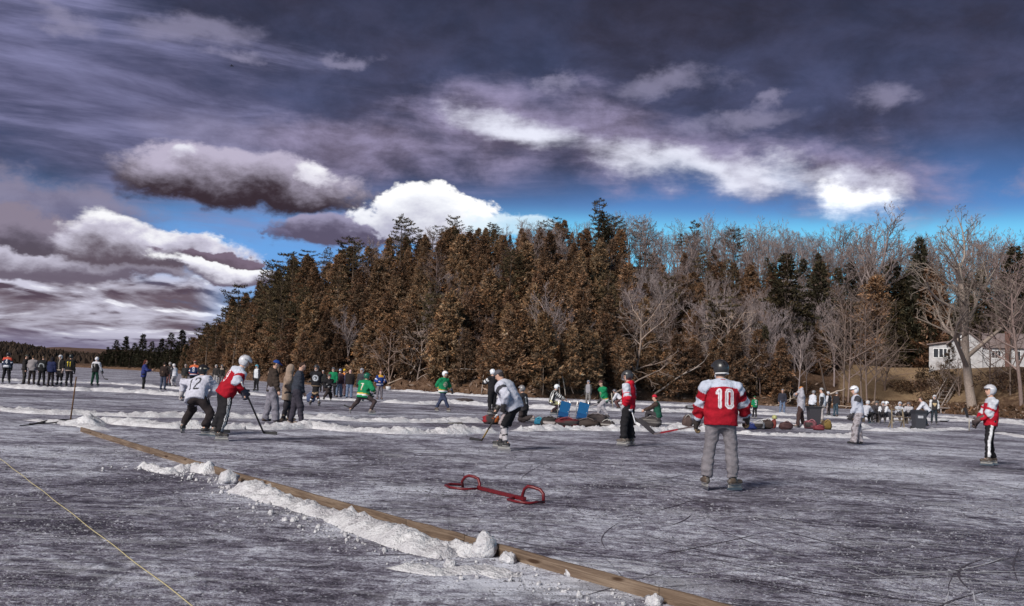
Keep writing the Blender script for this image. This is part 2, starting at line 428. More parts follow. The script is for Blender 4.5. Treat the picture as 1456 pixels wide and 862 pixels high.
def ground_material():
    m, t, b = material('leaf_litter_ground')
    P = t.new('ShaderNodeTexCoord').outputs['Object']
    n1 = t.noise(P, 0.10, 5, 0.6); n2 = t.noise(t.map(P, (1, 1, 2.5)), 0.9, 6, 0.7); n3 = t.noise(P, 5.0, 4, 0.7)
    litter = t.ramp(t.add(t.mul(n2, 0.6), t.mul(n3, 0.4)), [(0.3, (0.045, 0.026, 0.018)), (0.5, (0.13, 0.078, 0.052)), (0.7, (0.26, 0.175, 0.125))])
    lawn = t.ramp(t.add(t.mul(n2, 0.5), t.mul(n3, 0.5)), [(0.3, (0.20, 0.125, 0.075)), (0.55, (0.36, 0.25, 0.155)), (0.75, (0.46, 0.34, 0.22))])
    a = t.new('ShaderNodeAttribute', attribute_name='Col')
    f = t.ss(t.add(t.sep(a.outputs['Color'])[0], t.mul(t.sub(n2, 0.5), 0.9)), 0.35, 0.65)
    t.l.new(t.mix(f, litter, lawn), b.inputs['Base Color'])
    b.inputs['Roughness'].default_value = 0.95; b.inputs['Specular IOR Level'].default_value = 0.1
    bump(t, b, t.add(n2, n3), 0.25)
    return m
M_GROUND = ground_material()
def build_terrain():
    pxs = list(range(60, 2300, 10)); ss = [-2, 0, .5, 1, 1.5, 2.2, 3, 4, 5.5, 7, 9, 11, 13, 15, 18, 21, 24, 28, 32, 36, 40, 45, 50, 55, 62, 70, 80, 95, 115, 140, 180, 240]
    V, C = [], []
    for px in pxs:
        for s in ss:
            V.append(tpos(px, s))
            g = sstep((px - 1185) / 25) * (1 - sstep((px - 1330) / 110) * .55) * sstep((s - 3) / 5) * (1 - sstep((s - 30) / 8))
            C.append((g, g, g))
    n = len(ss); Fc = []
    for i in range(len(pxs) - 1):
        for j in range(n - 1):
            Fc.append((i*n+j, (i+1)*n+j, (i+1)*n+j+1, i*n+j+1))
    o = mesh_obj('wooded_shore_terrain', V, Fc, M_GROUND, cols=C); tag(o, kind='structure')
build_terrain()

def far_material(name, c0, c1, sc):
    m, t, b = material(name)
    P = t.new('ShaderNodeTexCoord').outputs['Object']
    n = t.noise(t.map(P, (1, 1, 1.5)), sc, 6, 0.7)
    t.l.new(t.ramp(n, [(0.35, c0), (0.65, c1)]), b.inputs['Base Color'])
    b.inputs['Roughness'].default_value = 0.95; b.inputs['Specular IOR Level'].default_value = 0.05
    return m
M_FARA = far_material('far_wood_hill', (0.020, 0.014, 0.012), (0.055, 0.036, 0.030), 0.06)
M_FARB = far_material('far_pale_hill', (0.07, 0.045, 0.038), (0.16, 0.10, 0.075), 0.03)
def far_hills():
    # two low ridges across the lake; heights from the skyline seen over the ice
    def ridge(name, mat, Y0, depth, prof, seed, pxr):
        V, Fc = [], []
        pxs = list(range(pxr[0], pxr[1], 6)); vs_ = [0, .03, .1, .2, .35, .5, .7, .85, 1.0, 1.25, 1.7]
        for px in pxs:
            a = (px - 728) / F
            for v in vs_:
                Y = Y0 + depth * v
                hor = 511 + 0.0445 * px
                top = (hor - I(prof, px)) / F * (Y0 + depth) + CAMH
                z = -0.5 + (top + .5) * min(1, v) ** 0.8 * (1.0 if v <= 1 else 1 - 0.3 * (v - 1))
                z += mnoise.noise(Vector((px * .03, v * 3, seed))) * top * 0.05 * min(1, v * 3)
                V.append((a * Y, Y, z))
        n = len(vs_)
        for i in range(len(pxs) - 1):
            for j in range(n - 1): Fc.append((i*n+j, (i+1)*n+j, (i+1)*n+j+1, i*n+j+1))
        o = mesh_obj(name, V, Fc, mat); tag(o, kind='structure')
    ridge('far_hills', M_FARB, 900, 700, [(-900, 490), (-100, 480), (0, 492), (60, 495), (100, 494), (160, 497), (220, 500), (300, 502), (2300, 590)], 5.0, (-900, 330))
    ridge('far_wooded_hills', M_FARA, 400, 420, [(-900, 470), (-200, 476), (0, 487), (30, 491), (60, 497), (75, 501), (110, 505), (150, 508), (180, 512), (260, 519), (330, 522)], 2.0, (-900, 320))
far_hills()
# ------------------------------------------------------------------ trees
def kites(P, Dv, L, Wd, tilt_rng):
    """leaf sprays: one kite-shaped quad per row. P base, Dv direction, L length, Wd width"""
    n = len(P)
    Dv = Dv / np.linalg.norm(Dv, axis=1, keepdims=True)
    r = tilt_rng.normal(size=(n, 3)); w = np.cross(Dv, r); w /= np.linalg.norm(w, axis=1, keepdims=True) + 1e-9
    L = L[:, None]; Wd = Wd[:, None]
    nrm = np.cross(Dv, w)
    V = np.stack([P, P + Dv * L * .45 + w * Wd * .5, P + Dv * L + nrm * L * -.12, P + Dv * L * .45 - w * Wd * .5], 1).reshape(-1, 3)
    Fc = np.arange(n * 4).reshape(n, 4)
    return V, Fc

def trunk_mesh(h, r, seed, bend=0.03, n=8, sides=7):
    rg = random.Random(seed); m = MB(); pts = []; rad = []
    bx, by = rg.uniform(-bend, bend) * h, rg.uniform(-bend, bend) * h
    for i in range(n + 1):
        t = i / n
        pts.append((bx * t * t + rg.uniform(-.01, .01) * h * t, by * t * t + rg.uniform(-.01, .01) * h * t, h * t - (0.4 if i == 0 else 0)))
        rad.append(max(0.02, r * (1 - t) ** 0.8 * (1.35 if i == 0 else 1)))
    m.tube(pts, rad, sides, c=(0.13, 0.10, 0.085))
    return m

class Proto:
    def __init__(s, trunk, crown, h): s.trunk, s.crown, s.h = trunk, crown, h

def hidden_mesh(name, V, Fc, mat, cols, smooth=False):
    o = mesh_obj(name, V, Fc, mat, cols=cols, smooth=smooth); me = o.data; bpy.data.objects.remove(o); return me

def crown_colors(n, per, base, var, seed):
    rg = np.random.default_rng(seed)
    k = rg.lognormal(0, var, n)[:, None]; h = rg.normal(0, .10, (n, 1))
    c = np.array(base)[None] * k * np.concatenate([1 + h, np.ones((n, 1)), 1 - h], 1)
    return np.repeat(np.clip(c, .004, .6), per, axis=0)

def make_cedar(seed, h=9.0, rad=1.9, base=(0.185, 0.113, 0.072), n=1150, lumps=5):
    """cedar: many short boughs that sag and turn up, each hung with clumps of small sprays"""
    rg = np.random.default_rng(seed); rr = random.Random(seed)
    nb = int(n / 8); Ps, Ds, Ls, cnt = [], [], [], []
    ph = [rr.uniform(0, 6.28) for _ in range(lumps)]; fr = [rr.randint(1, 4) for _ in range(lumps)]; tz = [rr.uniform(4, 12) for _ in range(lumps)]
    for i in range(nb):
        t = .04 + .95 * ((i + rr.random()) / nb) ** 1.1; a = rr.uniform(0, 6.28)
        lump = sum(sin(a * fr[j] + ph[j] + t * tz[j]) for j in range(lumps)) / lumps
        R = rad * max(.08, (1 - t) ** .62 * 1.05 * (.6 + .4 * min(1, t * 5))) * (1 + .5 * lump) * rr.uniform(.75, 1.2)
        o = np.array([cos(a), sin(a), 0]); side = np.array([-sin(a), cos(a), 0]); sag = rr.uniform(-.05, .35); rise = rr.uniform(.1, .6)
        for k in range(10):
            q = .30 + .72 * (k + rr.random()) / 10
            p = o * R * q + np.array([0, 0, t * h + R * (-sag * q + rise * q * q)]) + side * rr.uniform(-1, 1) * R * .26 * (1.15 - q) * 1.6 + np.array([0, 0, rr.uniform(-.12, .12)])
            for j in range(8):
                Ps.append(p + rg.normal(0, .10, 3)); Ds.append(o * rr.uniform(.1, .9) + side * rr.uniform(-.8, .8) + np.array([0, 0, rr.gauss(.25, .55)])); Ls.append(rr.uniform(.16, .42) * (.8 + .4 * (1 - t)))
            cnt.append(8)
    P, Dv, L = np.array(Ps), np.array(Ds), np.array(Ls)
    V, Fc = kites(P, Dv, L, L * rg.uniform(.24, .42, len(L)), rg)
    kb = np.repeat(rg.lognormal(0, .24, nb), 10) * rg.lognormal(0, .16, len(cnt)); hh = rg.normal(0, .10, len(cnt))
    cc = np.clip(np.stack([base[0] * kb * (1 + hh), base[1] * kb, base[2] * kb * (1 - hh)], 1), .004, .6)
    cols = np.repeat(np.repeat(cc, np.array(cnt), 0), 4, 0)
    return Proto(trunk_mesh(h * .93, .16, seed).build_me('cedar_trunk', M_BARK), hidden_mesh('cedar_crown', V, Fc, M_FOL, cols), h)

def mb_build_me(s, name, mat, smooth=True):
    return hidden_mesh(name, s.v, s.f, mat, s.c, smooth)
MB.build_me = mb_build_me

def make_pine(seed, h=13.0, rad=3.0, base=(0.062, 0.054, 0.032), gap=0.75, start=.28, up=.25, dens=1.0, top=.55):
    """whorled conifer with flat, separate branch layers and daylight between them"""
    rg = np.random.default_rng(seed); rr = random.Random(seed)
    tm = trunk_mesh(h, .22, seed, .03, 10)
    Ps, Ds, Ls, Ws, n_per = [], [], [], [], []
    z = h * start
    while z < h * .985:
        t = (z / h - start) / (1 - start)
        prof = (1 - t) ** top * (.55 + .45 * min(1, t * 4))
        nb = rr.choice((4, 5, 5, 6)); a0 = rr.uniform(0, 6.28)
        for b in range(nb):
            if rr.random() < .10 and t < .85: continue
            a = a0 + b * 2 * pi / nb + rr.uniform(-.35, .35)
            Lb = rad * prof * rr.uniform(.55, 1.15) + .15
            zz = z + rr.uniform(-.25, .25); o = np.array([cos(a), sin(a), 0])
            lift = up * rr.uniform(.3, 1.6)
            pts = [np.array([0, 0, zz]) + o * Lb * q + np.array([0, 0, 1]) * Lb * (lift * q * q - .10 * q) for q in (0, .35, .7, 1)]
            tm.tube(pts, [.055, .04, .028, .012], 4, c=(.10, .075, .06), cap=False)
            nt = max(3, int(Lb * 7 * dens))
            for i in range(nt):
                q = .28 + .75 * (i + rr.random()) / nt
                sp = (.12 + .22 * Lb * .5) * (1.1 - q * .6)
                side = np.array([-sin(a), cos(a), 0]) * rr.uniform(-1, 1) * sp * 1.6
                p = np.array([0, 0, zz]) + o * Lb * min(q, 1.03) + np.array([0, 0, 1]) * Lb * (lift * q * q - .10 * q) + side
                for k in range(4):
                    Ps.append(p + rg.normal(0, .07, 3)); Ds.append(o * rr.uniform(.3, 1) + side * .8 + np.array([0, 0, rr.uniform(-.1, .75)]) + rg.normal(0, .35, 3))
                    l = rr.uniform(.28, .55); Ls.append(l); Ws.append(l * rr.uniform(.22, .38))
                n_per.append(4)
        z += gap * rr.uniform(.75, 1.25) * (1 - .45 * t)
    for i in range(14):
        Ps.append(np.array([0, 0, h * .97]) + rg.normal(0, .08, 3)); Ds.append(np.array([0, 0, 1.0]) + rg.normal(0, .45, 3)); Ls.append(.5); Ws.append(.12)
    n_per += [14]
    V, Fc = kites(np.array(Ps), np.array(Ds), np.array(Ls), np.array(Ws), rg)
    k = rg.lognormal(0, .38, len(n_per)); h_ = rg.normal(0, .08, len(n_per))
    cc = np.stack([base[0] * k * (1 + h_), base[1] * k, base[2] * k * (1 - h_)], 1)
    cols = np.repeat(np.repeat(cc, np.array(n_per), 0), 4, 0)
    return Proto(tm.build_me('pine_trunk', M_BARK), hidden_mesh('pine_crown', V, Fc, M_FOL, cols), h)

def make_bare(seed, h=13.0, r=.2, vase=.6, levels=4, forks=(7, 5, 4, 3), col=(.24, .20, .18), start=.3, spread=40, lean=0.0, minr=.016, trunk_frac=1.0, gnarl=.18):
    rr = random.Random(seed); tm = MB(); cm = MB()
    def branch(p, d, L, rad, lev):
        n = 5 if lev == 0 else (4 if lev < 2 else 3)
        pts = [Vector(p)]; dd = Vector(d).normalized(); rads = [rad]
        for i in range(n):
            g = gnarl * (.45 if lev == 0 else 1.0)
            dd = (dd + Vector((rr.uniform(-g, g), rr.uniform(-g, g), rr.uniform(-g, g) + (.05 if lev else .03) * vase * 1.6))).normalized()
            pts.append(pts[-1] + dd * L / n)
            rads.append(max(minr * .8, rad * (1 - (i + 1) / n * (.62 if lev == 0 else .72))))
        k = rr.uniform(.75, 1.25)
        (tm if lev <= 1 else cm).tube(pts, rads, (8 if lev == 0 else 5 if lev == 1 else 3), c=tuple(x * k for x in col), cap=False)
        if lev >= levels: return
        nf = forks[lev]
        for i in range(nf):
            if lev == 0: t = start + (1 - start) * (i + rr.random() * .8) / nf
            else: t = .25 + .75 * (i + rr.random()) / nf
            t = min(t, .999); x = t * n; j = int(x); f = x - j
            q = pts[j].lerp(pts[j + 1], f); rq = rads[j] * (1 - f) + rads[j + 1] * f
            ax = (pts[j + 1] - pts[j]).normalized()
            a = rr.uniform(0, 6.28) if lev else i * 2.4 + rr.uniform(-.5, .5)
            s1 = ax.cross(Vector((.3, .2, .9)));  s1 = s1.normalized() if s1.length > .01 else Vector((1, 0, 0)); s2 = ax.cross(s1)
            sp = R_(spread * rr.uniform(.6, 1.35))
            nd = ax * cos(sp) + (s1 * cos(a) + s2 * sin(a)) * sin(sp)
            Lk = L * (1.02 - .52 * t if lev == 0 else .85 - .3 * t) * rr.uniform(.48, .72)
            branch(q, nd, Lk, max(minr, min(rq * .75, rad * .55)), lev + 1)
    branch((0, 0, -.3), (lean, 0, 1), h * .80 * trunk_frac, r, 0)
    return Proto(tm.build_me('bare_tree_trunk', M_BARK), cm.build_me('bare_tree_crown', M_BARK, False), h)

CEDARS = [make_cedar(11, 9, 1.9), make_cedar(12, 9, 2.3, (.200, .126, .082), 1400), make_cedar(13, 9, 1.6, (.150, .091, .061), 1100), make_cedar(14, 9, 2.0, (.220, .145, .092), 1300, 7), make_cedar(15, 9, 2.2, (.140, .086, .059), 1300, 6)]
PINES = [make_pine(21, 13, 3.6, (.070, .054, .032), 1.15, .30, .30, .85, .45), make_pine(22, 13, 4.2, (.066, .052, .032), 1.35, .38, .35, .9, .35), make_pine(23, 13, 3.0, (.080, .060, .036), 1.0, .25, .25, .9, .5), make_pine(24, 13, 4.4, (.062, .050, .030), 1.5, .45, .3, 1.0, .3), make_pine(25, 13, 3.4, (.085, .062, .038), 1.25, .35, .1, .8, .5)]
DARKS = [make_pine(31, 13, 3.3, (.055, .046, .028), .55, .08, -.05, 1.25, .75), make_pine(32, 13, 3.0, (.046, .041, .027), .5, .05, .0, 1.3, .85)]
SPRUCES = [make_pine(41, 9, 1.7, (.022, .022, .014), .42, .05, -.1, 1.3, .95), make_pine(42, 9, 2.2, (.024, .023, .014), .55, .08, .1, 1.2, .8)]
BARES = [make_bare(51, 13, .17, .9, 4, (11, 6, 5, 3), spread=36, col=(.25, .205, .215)), make_bare(52, 13, .18, 1.0, 4, (12, 6, 5, 3), spread=33, col=(.29, .245, .26)), make_bare(53, 13, .15, .7, 4, (11, 7, 4, 3), spread=44, col=(.22, .17, .17)), make_bare(54, 13, .16, 1.1, 4, (13, 6, 4, 3), spread=30, start=.38, col=(.30, .255, .275))]
STEMS = [make_bare(61, 13, .12, .7, 3, (16, 4, 3), spread=55, start=.25, col=(.21, .165, .155), gnarl=.12, minr=.011), make_bare(62, 13, .11, .5, 3, (18, 4, 3), spread=62, start=.2, col=(.19, .145, .135), gnarl=.12, minr=.011)]
BRUSH = [make_bare(71, 5, .08, .3, 3, (12, 5, 4), spread=60, start=.05, col=(.24, .18, .16), gnarl=.35), make_bare(72, 5, .07, .5, 3, (14, 5, 3), spread=50, start=.05, col=(.30, .24, .22), gnarl=.3)]

def plant(proto, kind, P, h, label, group, rz=None, lean=(0, 0), wide=1.0, cat='tree'):
    o = empty(kind, P, 0, label, cat, group)
    s = h / proto.h
    o.scale = (s * wide, s * wide, s)
    o.rotation_euler = (lean[0], lean[1], random.uniform(0, 6.28) if rz is None else rz)
    t = bpy.data.objects.new('trunk', proto.trunk); COL.objects.link(t); t.parent = o
    c = bpy.data.objects.new('crown', proto.crown); COL.objects.link(c); c.parent = o
    return o

SIL = [(60, 508), (150, 506), (230, 498), (262, 492), (280, 478), (300, 445), (322, 425), (350, 410), (380, 378), (405, 362), (440, 352), (480, 345), (520, 338), (545, 336), (590, 325), (640, 318), (680, 318), (710, 322), (740, 318), (770, 316), (800, 312), (830, 316), (870, 308), (900, 306), (940, 324), (985, 318), (1030, 318), (1060, 320), (1100, 322), (1150, 328), (1200, 316), (1240, 312), (1290, 326), (1330, 330), (1400, 326), (1456, 335), (1700, 345)]
def hgt_to(px, py, s):
    """height of a tree rooted at depth s past the shore whose tip shows at image row py"""
    P = tpos(px, s); top = atY(px, py, P.y); return top.z - P.z

GL = {'cedar': ('brown-green cedar with dense drooping sprays on the wooded slope above the ice', 'cedars on the wooded slope'),
      'pine': ('dark tall pine with separate layered branches among the cedars on the slope', 'pines among the cedars'),
      'dark': ('dark dense hemlock standing in the woods behind the shore', 'hemlocks in the woods'),
      'bare': ('leafless grey-brown tree with fine twigs among the trees of the wooded hill', 'bare trees of the wooded hill'),
      'crest': ('leafless tree with fanned twigs on the hilltop skyline against the sky', 'bare trees along the hilltop')}
NAMES = {'cedar': 'cedar_tree', 'pine': 'pine_tree', 'dark': 'hemlock_tree', 'bare': 'bare_tree', 'crest': 'bare_tree'}
def put(kind, px, s, h, **kw):
    lab, grp = GL[kind]
    src = {'cedar': CEDARS, 'pine': PINES, 'dark': DARKS, 'bare': BARES, 'crest': BARES}[kind]
    return plant(random.choice(src), NAMES[kind], tpos(px, s), h, lab, grp, lean=(random.uniform(-.04, .04), random.uniform(-.04, .04)), wide=kw.get('wide', random.uniform(1.0, 1.45) if kind == 'cedar' else random.uniform(.85, 1.2)))

def forest():
    rr = random.Random(99)
    for row, s in enumerate((1.6, 6, 11, 16.5, 22, 28, 34, 40, 47, 54)):
        px = 258 + rr.uniform(0, 20)
        while px < 1500:
            Y = I(SHORE, px) + s
            step = 2.75 * F / Y * rr.uniform(.75, 1.3)
            q = px; px += step
            sj = s + rr.uniform(-2.2, 2.2) if s > 3 else s + rr.uniform(-.4, 1.2)
            if q > 1172 and sj < 41: continue
            if q < 330 and sj > 30: continue
            k = rr.random(); crest = s > 41
            if q < 430: kind = 'pine' if k < .38 else 'dark' if k < .5 else 'cedar'
            elif q < 890:
                kind = 'cedar' if k < .84 else 'pine' if k < .93 else 'bare'
                if crest: kind = 'cedar' if k < .42 else 'pine' if k < .8 else 'crest'
                if s < 3 and k > .93: kind = 'cedar'
            elif q < 1085:
                kind = 'cedar' if k < .52 else 'bare' if k < .9 else 'pine'
                if crest: kind = 'crest' if k < .62 else 'pine' if k < .8 else 'cedar'
            else:
                kind = 'cedar' if k < .35 else 'bare' if k < .82 else 'dark'
                if crest: kind = 'crest' if k < .84 else 'dark' if k < .92 else 'pine'
            sil = I(SIL, q); cap = hgt_to(q, sil + rr.uniform(0, 16), sj)
            if kind in ('cedar', 'bare') and q > 880: cap = hgt_to(q, sil + rr.uniform(18, 60), sj)
            if cap < 1.5: continue
            h = {'cedar': rr.uniform(5.4, 8.8), 'pine': rr.uniform(8, 11.5), 'dark': rr.uniform(7, 10.5), 'bare': rr.uniform(6.5, 9.5), 'crest': rr.uniform(11, 15)}[kind]
            if s > 50: h = cap * rr.uniform(.86, 1.04) if cap < 20 else 15
            h = min(h, cap)
            if kind == 'pine' and h < 7: kind = 'cedar'
            put(kind, q, sj, h)
forest()
def backwoods():
    rr = random.Random(41)
    for k in range(46):
        px = 870 + 640 * ((k * .618034) % 1); s = rr.uniform(46, 72) if px < 1180 else rr.uniform(43, 70)
        cap = hgt_to(px, I(SIL, px) + rr.uniform(-8, 14), s)
        put('crest', px, s, max(6, min(cap, 19)), wide=rr.uniform(.9, 1.3))
    for k in range(44):
        px = 905 + 285 * ((k * .618034 + .2) % 1); s = rr.uniform(8, 44)
        put('bare', px, s, rr.uniform(7, 10.5), wide=rr.uniform(.9, 1.2))
    for k in range(26):
        px = 1180 + 330 * ((k * .618034) % 1); s = rr.uniform(40, 50)
        cap = hgt_to(px, I(SIL, px) + rr.uniform(45, 120), s)
        put(rr.choice(('dark', 'cedar', 'dark')), px, s, max(5, cap), wide=rr.uniform(.9, 1.3))
    for k in range(28):
        px = 590 + 560 * ((k * .618034 + .3) % 1); s = rr.uniform(3, 40)
        put('bare', px, s, rr.uniform(5, 8), wide=rr.uniform(.8, 1.1))
    for k in range(16):
        px = 560 + 320 * ((k * .618034) % 1); s = rr.uniform(50, 60)
        put(rr.choice(('crest', 'pine')), px, s, max(5, hgt_to(px, I(SIL, px) + rr.uniform(-4, 10), s)))
backwoods()

def one(protos, kind, px, s, top, label, wide=1.0, rz=None, lean=(0, 0), i=0, group=None):
    return plant(protos[i], kind, tpos(px, s), hgt_to(px, top, s), label, group, rz, lean, wide)
one(PINES, 'pine_tree', 848, 50, 281, 'tallest dark pine rising above the middle of the hilltop', 1.05, 1.0, i=2)
one(DARKS, 'pine_tree', 852, 47, 300, 'dark bushy conifer just below the tallest pine on the hilltop', .9, 2.0, i=1)
one(PINES, 'pine_tree', 566, 44, 304, 'ragged open pine standing against the white cloud on the ridge', 1.0, .3, i=0)
one(PINES, 'pine_tree', 641, 46, 309, 'pine with flat upper branches right of the white cloud on the ridge', 1.0, 2.2, i=1)
one(PINES, 'pine_tree', 492, 40, 338, 'broad flat-topped pine at the ridge, left of the ragged pine', 1.1, 1.2, i=3)
one(PINES, 'pine_tree', 405, 30, 361, 'tall pine with a wide crown on the left shoulder of the hill', 1.1, 4.0, i=3)
one(PINES, 'pine_tree', 384, 26, 378, 'thin pine beside the wide-crowned pine on the left shoulder', .9, 2.9, i=1)
one(PINES, 'pine_tree', 338, 18, 406, 'first high pine at the steep left end of the hill', .9, .9, i=3)
one(PINES, 'pine_tree', 700, 49, 318, 'small pine on the skyline at the right edge of the white cloud', 1.0, .9, i=0)
one(PINES, 'pine_tree', 985, 50, 313, 'dark pine poking up between bare treetops on the hilltop', .9, 3.9, i=2)
one(DARKS, 'hemlock_tree', 1118, 14, 362, 'large dark hemlock with heavy layered boughs, left of the pair', 1.25, .9, i=0)
one(DARKS, 'hemlock_tree', 1166, 17, 372, 'large dark hemlock with heavy layered boughs, right of the pair beside the clearing', 1.2, 2.6, i=1)
one(DARKS, 'hemlock_tree', 1310, 42, 338, 'pointed dark conifer behind the clearing, left of the white house', .8, 2.6, i=1)
one(DARKS, 'hemlock_tree', 1276, 36, 430, 'low dark evergreen mass behind the clearing', 1.3, .6, i=0)
one(DARKS, 'hemlock_tree', 1446, 50, 352, 'dark pine behind the white house at the right edge of the photo', 1.3, .6, i=0)
one(CEDARS, 'cedar_tree', 735, 2.2, 432, 'big brown cedar with a rounded cone beside the shore, behind the white-jersey player', 1.45, .4, i=1)
one(CEDARS, 'cedar_tree', 640, 2.5, 415, 'narrow pointed brown cedar at the shore, right of the dead bush', 1.15, .4, i=3)
one(CEDARS, 'cedar_tree', 836, 2.0, 470, 'pale brown low cedar at the shore behind the blue folding chairs', 1.25, 2.4, i=3)
one(CEDARS, 'cedar_tree', 1080, 3.0, 470, 'brown pointed cedar at the shore, just right of the number 10 player', 1.2, 1.1, i=0)
one(CEDARS, 'cedar_tree', 952, 2.0, 498, 'small bushy cedar low on the bank behind the red-hooded player', 1.3, 1.9, i=1)
one(BARES, 'bare_tree', 1236, 46, 307, 'widest bare treetop on the skyline, fanned against the bright cloud', 1.2, .5, i=1)
one(BARES, 'bare_tree', 882, 46, 303, 'rounded bare treetop on the skyline, right of the tallest pine', 1.1, .8, i=0)
one(BARES, 'bare_tree', 915, 48, 304, 'second rounded bare treetop on the skyline, farther right of the tallest pine', 1.1, 1.8, i=3)
one(BARES, 'bare_tree', 1008, 50, 303, 'tall bare vase-shaped treetop right of the dark skyline pine', .8, 1.8, i=3)
# pale multi-stemmed trees in front of the clearing
for k, (px, s, top, lean, lab) in enumerate(((1203, 2.0, 395, .02, 'leftmost of the slim pale stems beside the clearing'), (1210, 2.4, 385, .03, 'second slim pale stem beside the clearing, almost touching the first'), (1229, 3.0, 410, .05, 'slim brown stem in the middle of the clump by the clearing'), (1237, 2.2, 400, .02, 'slim leaning stem right of the middle of the clump by the clearing'), (1247, 3.6, 420, .07, 'rightmost slim stem of the clump, leaning toward the clearing'))):
    plant(STEMS[k % 2], 'slender_tree', tpos(px, s), hgt_to(px, top, s), lab, 'slender stems beside the clearing', k * 1.3, (0, lean), .9)
for px, s, top, lab, i in ((560, 1.4, 455, 'tangled leafless grey bush at the shore, above the green number 7 player', 0), (598, 2.6, 448, 'pinkish bare bush right of the tangled grey bush', 1), (905, 5, 405, 'spreading bare grey shrub tree on the slope left of the red-hooded player', 1), (975, 3, 455, 'bare brushy sapling clump between the red-hooded player and number 10', 0), (1030, 6, 420, 'twiggy bare sapling on the slope above number 10', 1), (1262, 9, 470, 'low bare brush in the grassy clearing behind the slender stems', 0)):
    one(BRUSH, 'bare_shrub', px, s, top, lab, 1.1, i=i)
# great bare tree by the house
BIG = make_bare(84, 26, .56, .95, 5, (10, 6, 4, 3, 3), spread=44, start=.24, col=(.27, .23, .215), minr=.022, gnarl=.26)
P = at(1384, 588); P.z = terr(1384, P.y) if terr(1384, P.y) > 0 else 0.0
def big_tree():
    Pq = tpos(1386, 4.0)
    plant(BIG, 'bare_tree', (Pq.x, Pq.y, Pq.z), hgt_to(1386, 322, 4.0), 'great leafless tree with a thick pale trunk in front of the white house', None, 2.1, (0, 0.0), 1.25)
    plant(BARES[2], 'bare_tree', tpos(1456, 6), hgt_to(1456, 370, 6), 'bare tree at the right edge of the photo, in front of the house end', None, .4, (0, -.03), 1.3)
    plant(make_cedar(19, 9, 2.4, (.10, .070, .048), 420, 6), 'cedar_tree', tpos(1352, 8), hgt_to(1352, 488, 8), 'scraggly sparse dark evergreen between the porch and the great bare tree', None, 0.3, (0, .03), .8)
    plant(BRUSH[1], 'bare_shrub', tpos(1346, 7), hgt_to(1346, 505, 7), 'low tangled brush beside the steps, under the scraggly evergreen', None, 1.3, (0, .03), 1.0)
big_tree()
plant(STEMS[1], 'slender_tree', tpos(1412, 7), hgt_to(1412, 430, 7), 'thin brown tree screening the white wall right of the great bare tree', None, 2.2, (0, .02), .9)
plant(STEMS[0], 'slender_tree', tpos(1440, 9), hgt_to(1440, 410, 9), 'thin pale tree in front of the brick chimney', None, .7, (0, -.02), .9)
plant(BRUSH[0], 'bare_shrub', tpos(1368, 8), hgt_to(1368, 500, 8), 'tangled grey brush under the front gable, left of the great trunk', None, .7, (0, 0), 1.0)
# small spruces on the low point at the left
for k, (px, top) in enumerate(((158, 494), (170, 484), (183, 479), (196, 488), (207, 476), (220, 486), (234, 482), (247, 474), (262, 470), (275, 480))):
    s = 6 + (k * 7) % 5
    plant(SPRUCES[k % 2], 'spruce_tree', tpos(px, s), max(2.5, hgt_to(px, top, s)), 'small dark spruce on the low point at the left end of the wooded hill', 'spruces on the low point', None, (0, 0), 1.25)
for k in range(14):
    px = 152 + k * 9.5; s = 3 + (k * 5) % 4
    plant(SPRUCES[(k + 1) % 2], 'spruce_tree', tpos(px, s), max(2, hgt_to(px, 500 - (k % 3) * 3, s)), 'small dark spruce on the low point at the left end of the wooded hill', 'spruces on the low point', None, (0, 0), 1.6)

# far woods: one mass of small crowns on the hill across the lake
def far_woods():
    rg = np.random.default_rng(5); V, Fc, C = [], [], []
    for i in range(4200):
        px = rg.uniform(-500, 320); v = rg.random() ** 1.2
        prof = [(-900, 470), (-200, 476), (0, 487), (30, 491), (60, 497), (75, 501), (110, 505), (150, 508), (180, 512), (260, 519), (330, 522)]
        hor = 511 + .0445 * px; Y = 402 + 420 * v
        top = (hor - I(prof, px)) / F * 820 + CAMH
        z = -.5 + (top + .5) * v ** .8
        h = rg.uniform(2.2, 4.6); r = h * rg.uniform(.35, .7)
        if v > .8: h *= .6
        x = (px - 728) / F * Y; n = len(V); k = 5; a0 = rg.random() * 6
        for j in range(k):
            V.append((x + cos(a0 + j * 6.283 / k) * r * rg.uniform(.7, 1.2), Y + sin(a0 + j * 6.283 / k) * r, z + h * .2))
        V.append((x, Y, z + h)); b = rg.uniform(.5, 1.5)
        C += [(.028 * b, .019 * b, .015 * b)] * (k + 1)
        Fc += [(n + j, n + (j + 1) % k, n + k) for j in range(k)]
    o = mesh_obj('far_woods', V, Fc, M_FOL, cols=C, smooth=False)
    tag(o, 'dark far-off woods covering the hill across the lake', 'woods', kind='stuff')
far_woods()

# dead leaves, sticks and brush along the foot of the hill
def undergrowth():
    rg = np.random.default_rng(8); n = 9000
    P = []
    for i in range(n):
        px = rg.uniform(290, 1520); s = .4 + rg.random() ** 1.6 * (9 if px < 1170 else 5)
        q = tpos(px, s); P.append((q.x, q.y, q.z - .05))
    P = np.array(P); Dv = rg.normal(0, 1, (n, 3)); Dv[:, 2] = np.abs(Dv[:, 2]) * .6
    L = rg.uniform(.2, .9, n); W = np.where(rg.random(n) < .45, .04, L * .3)
    V, Fc = kites(P, Dv, L, W, rg)
    base = np.where(rg.random((n, 1)) < .3, np.array([[.26, .20, .17]]), np.array([[.10, .058, .036]])) * rg.lognormal(0, .4, (n, 1))
    o = mesh_obj('undergrowth', V, Fc, M_BARK, cols=np.repeat(np.clip(base, 0, .5), 4, 0), smooth=False)
    tag(o, 'brown dead leaves and twigs along the foot of the wooded bank', 'undergrowth', kind='stuff')
undergrowth()

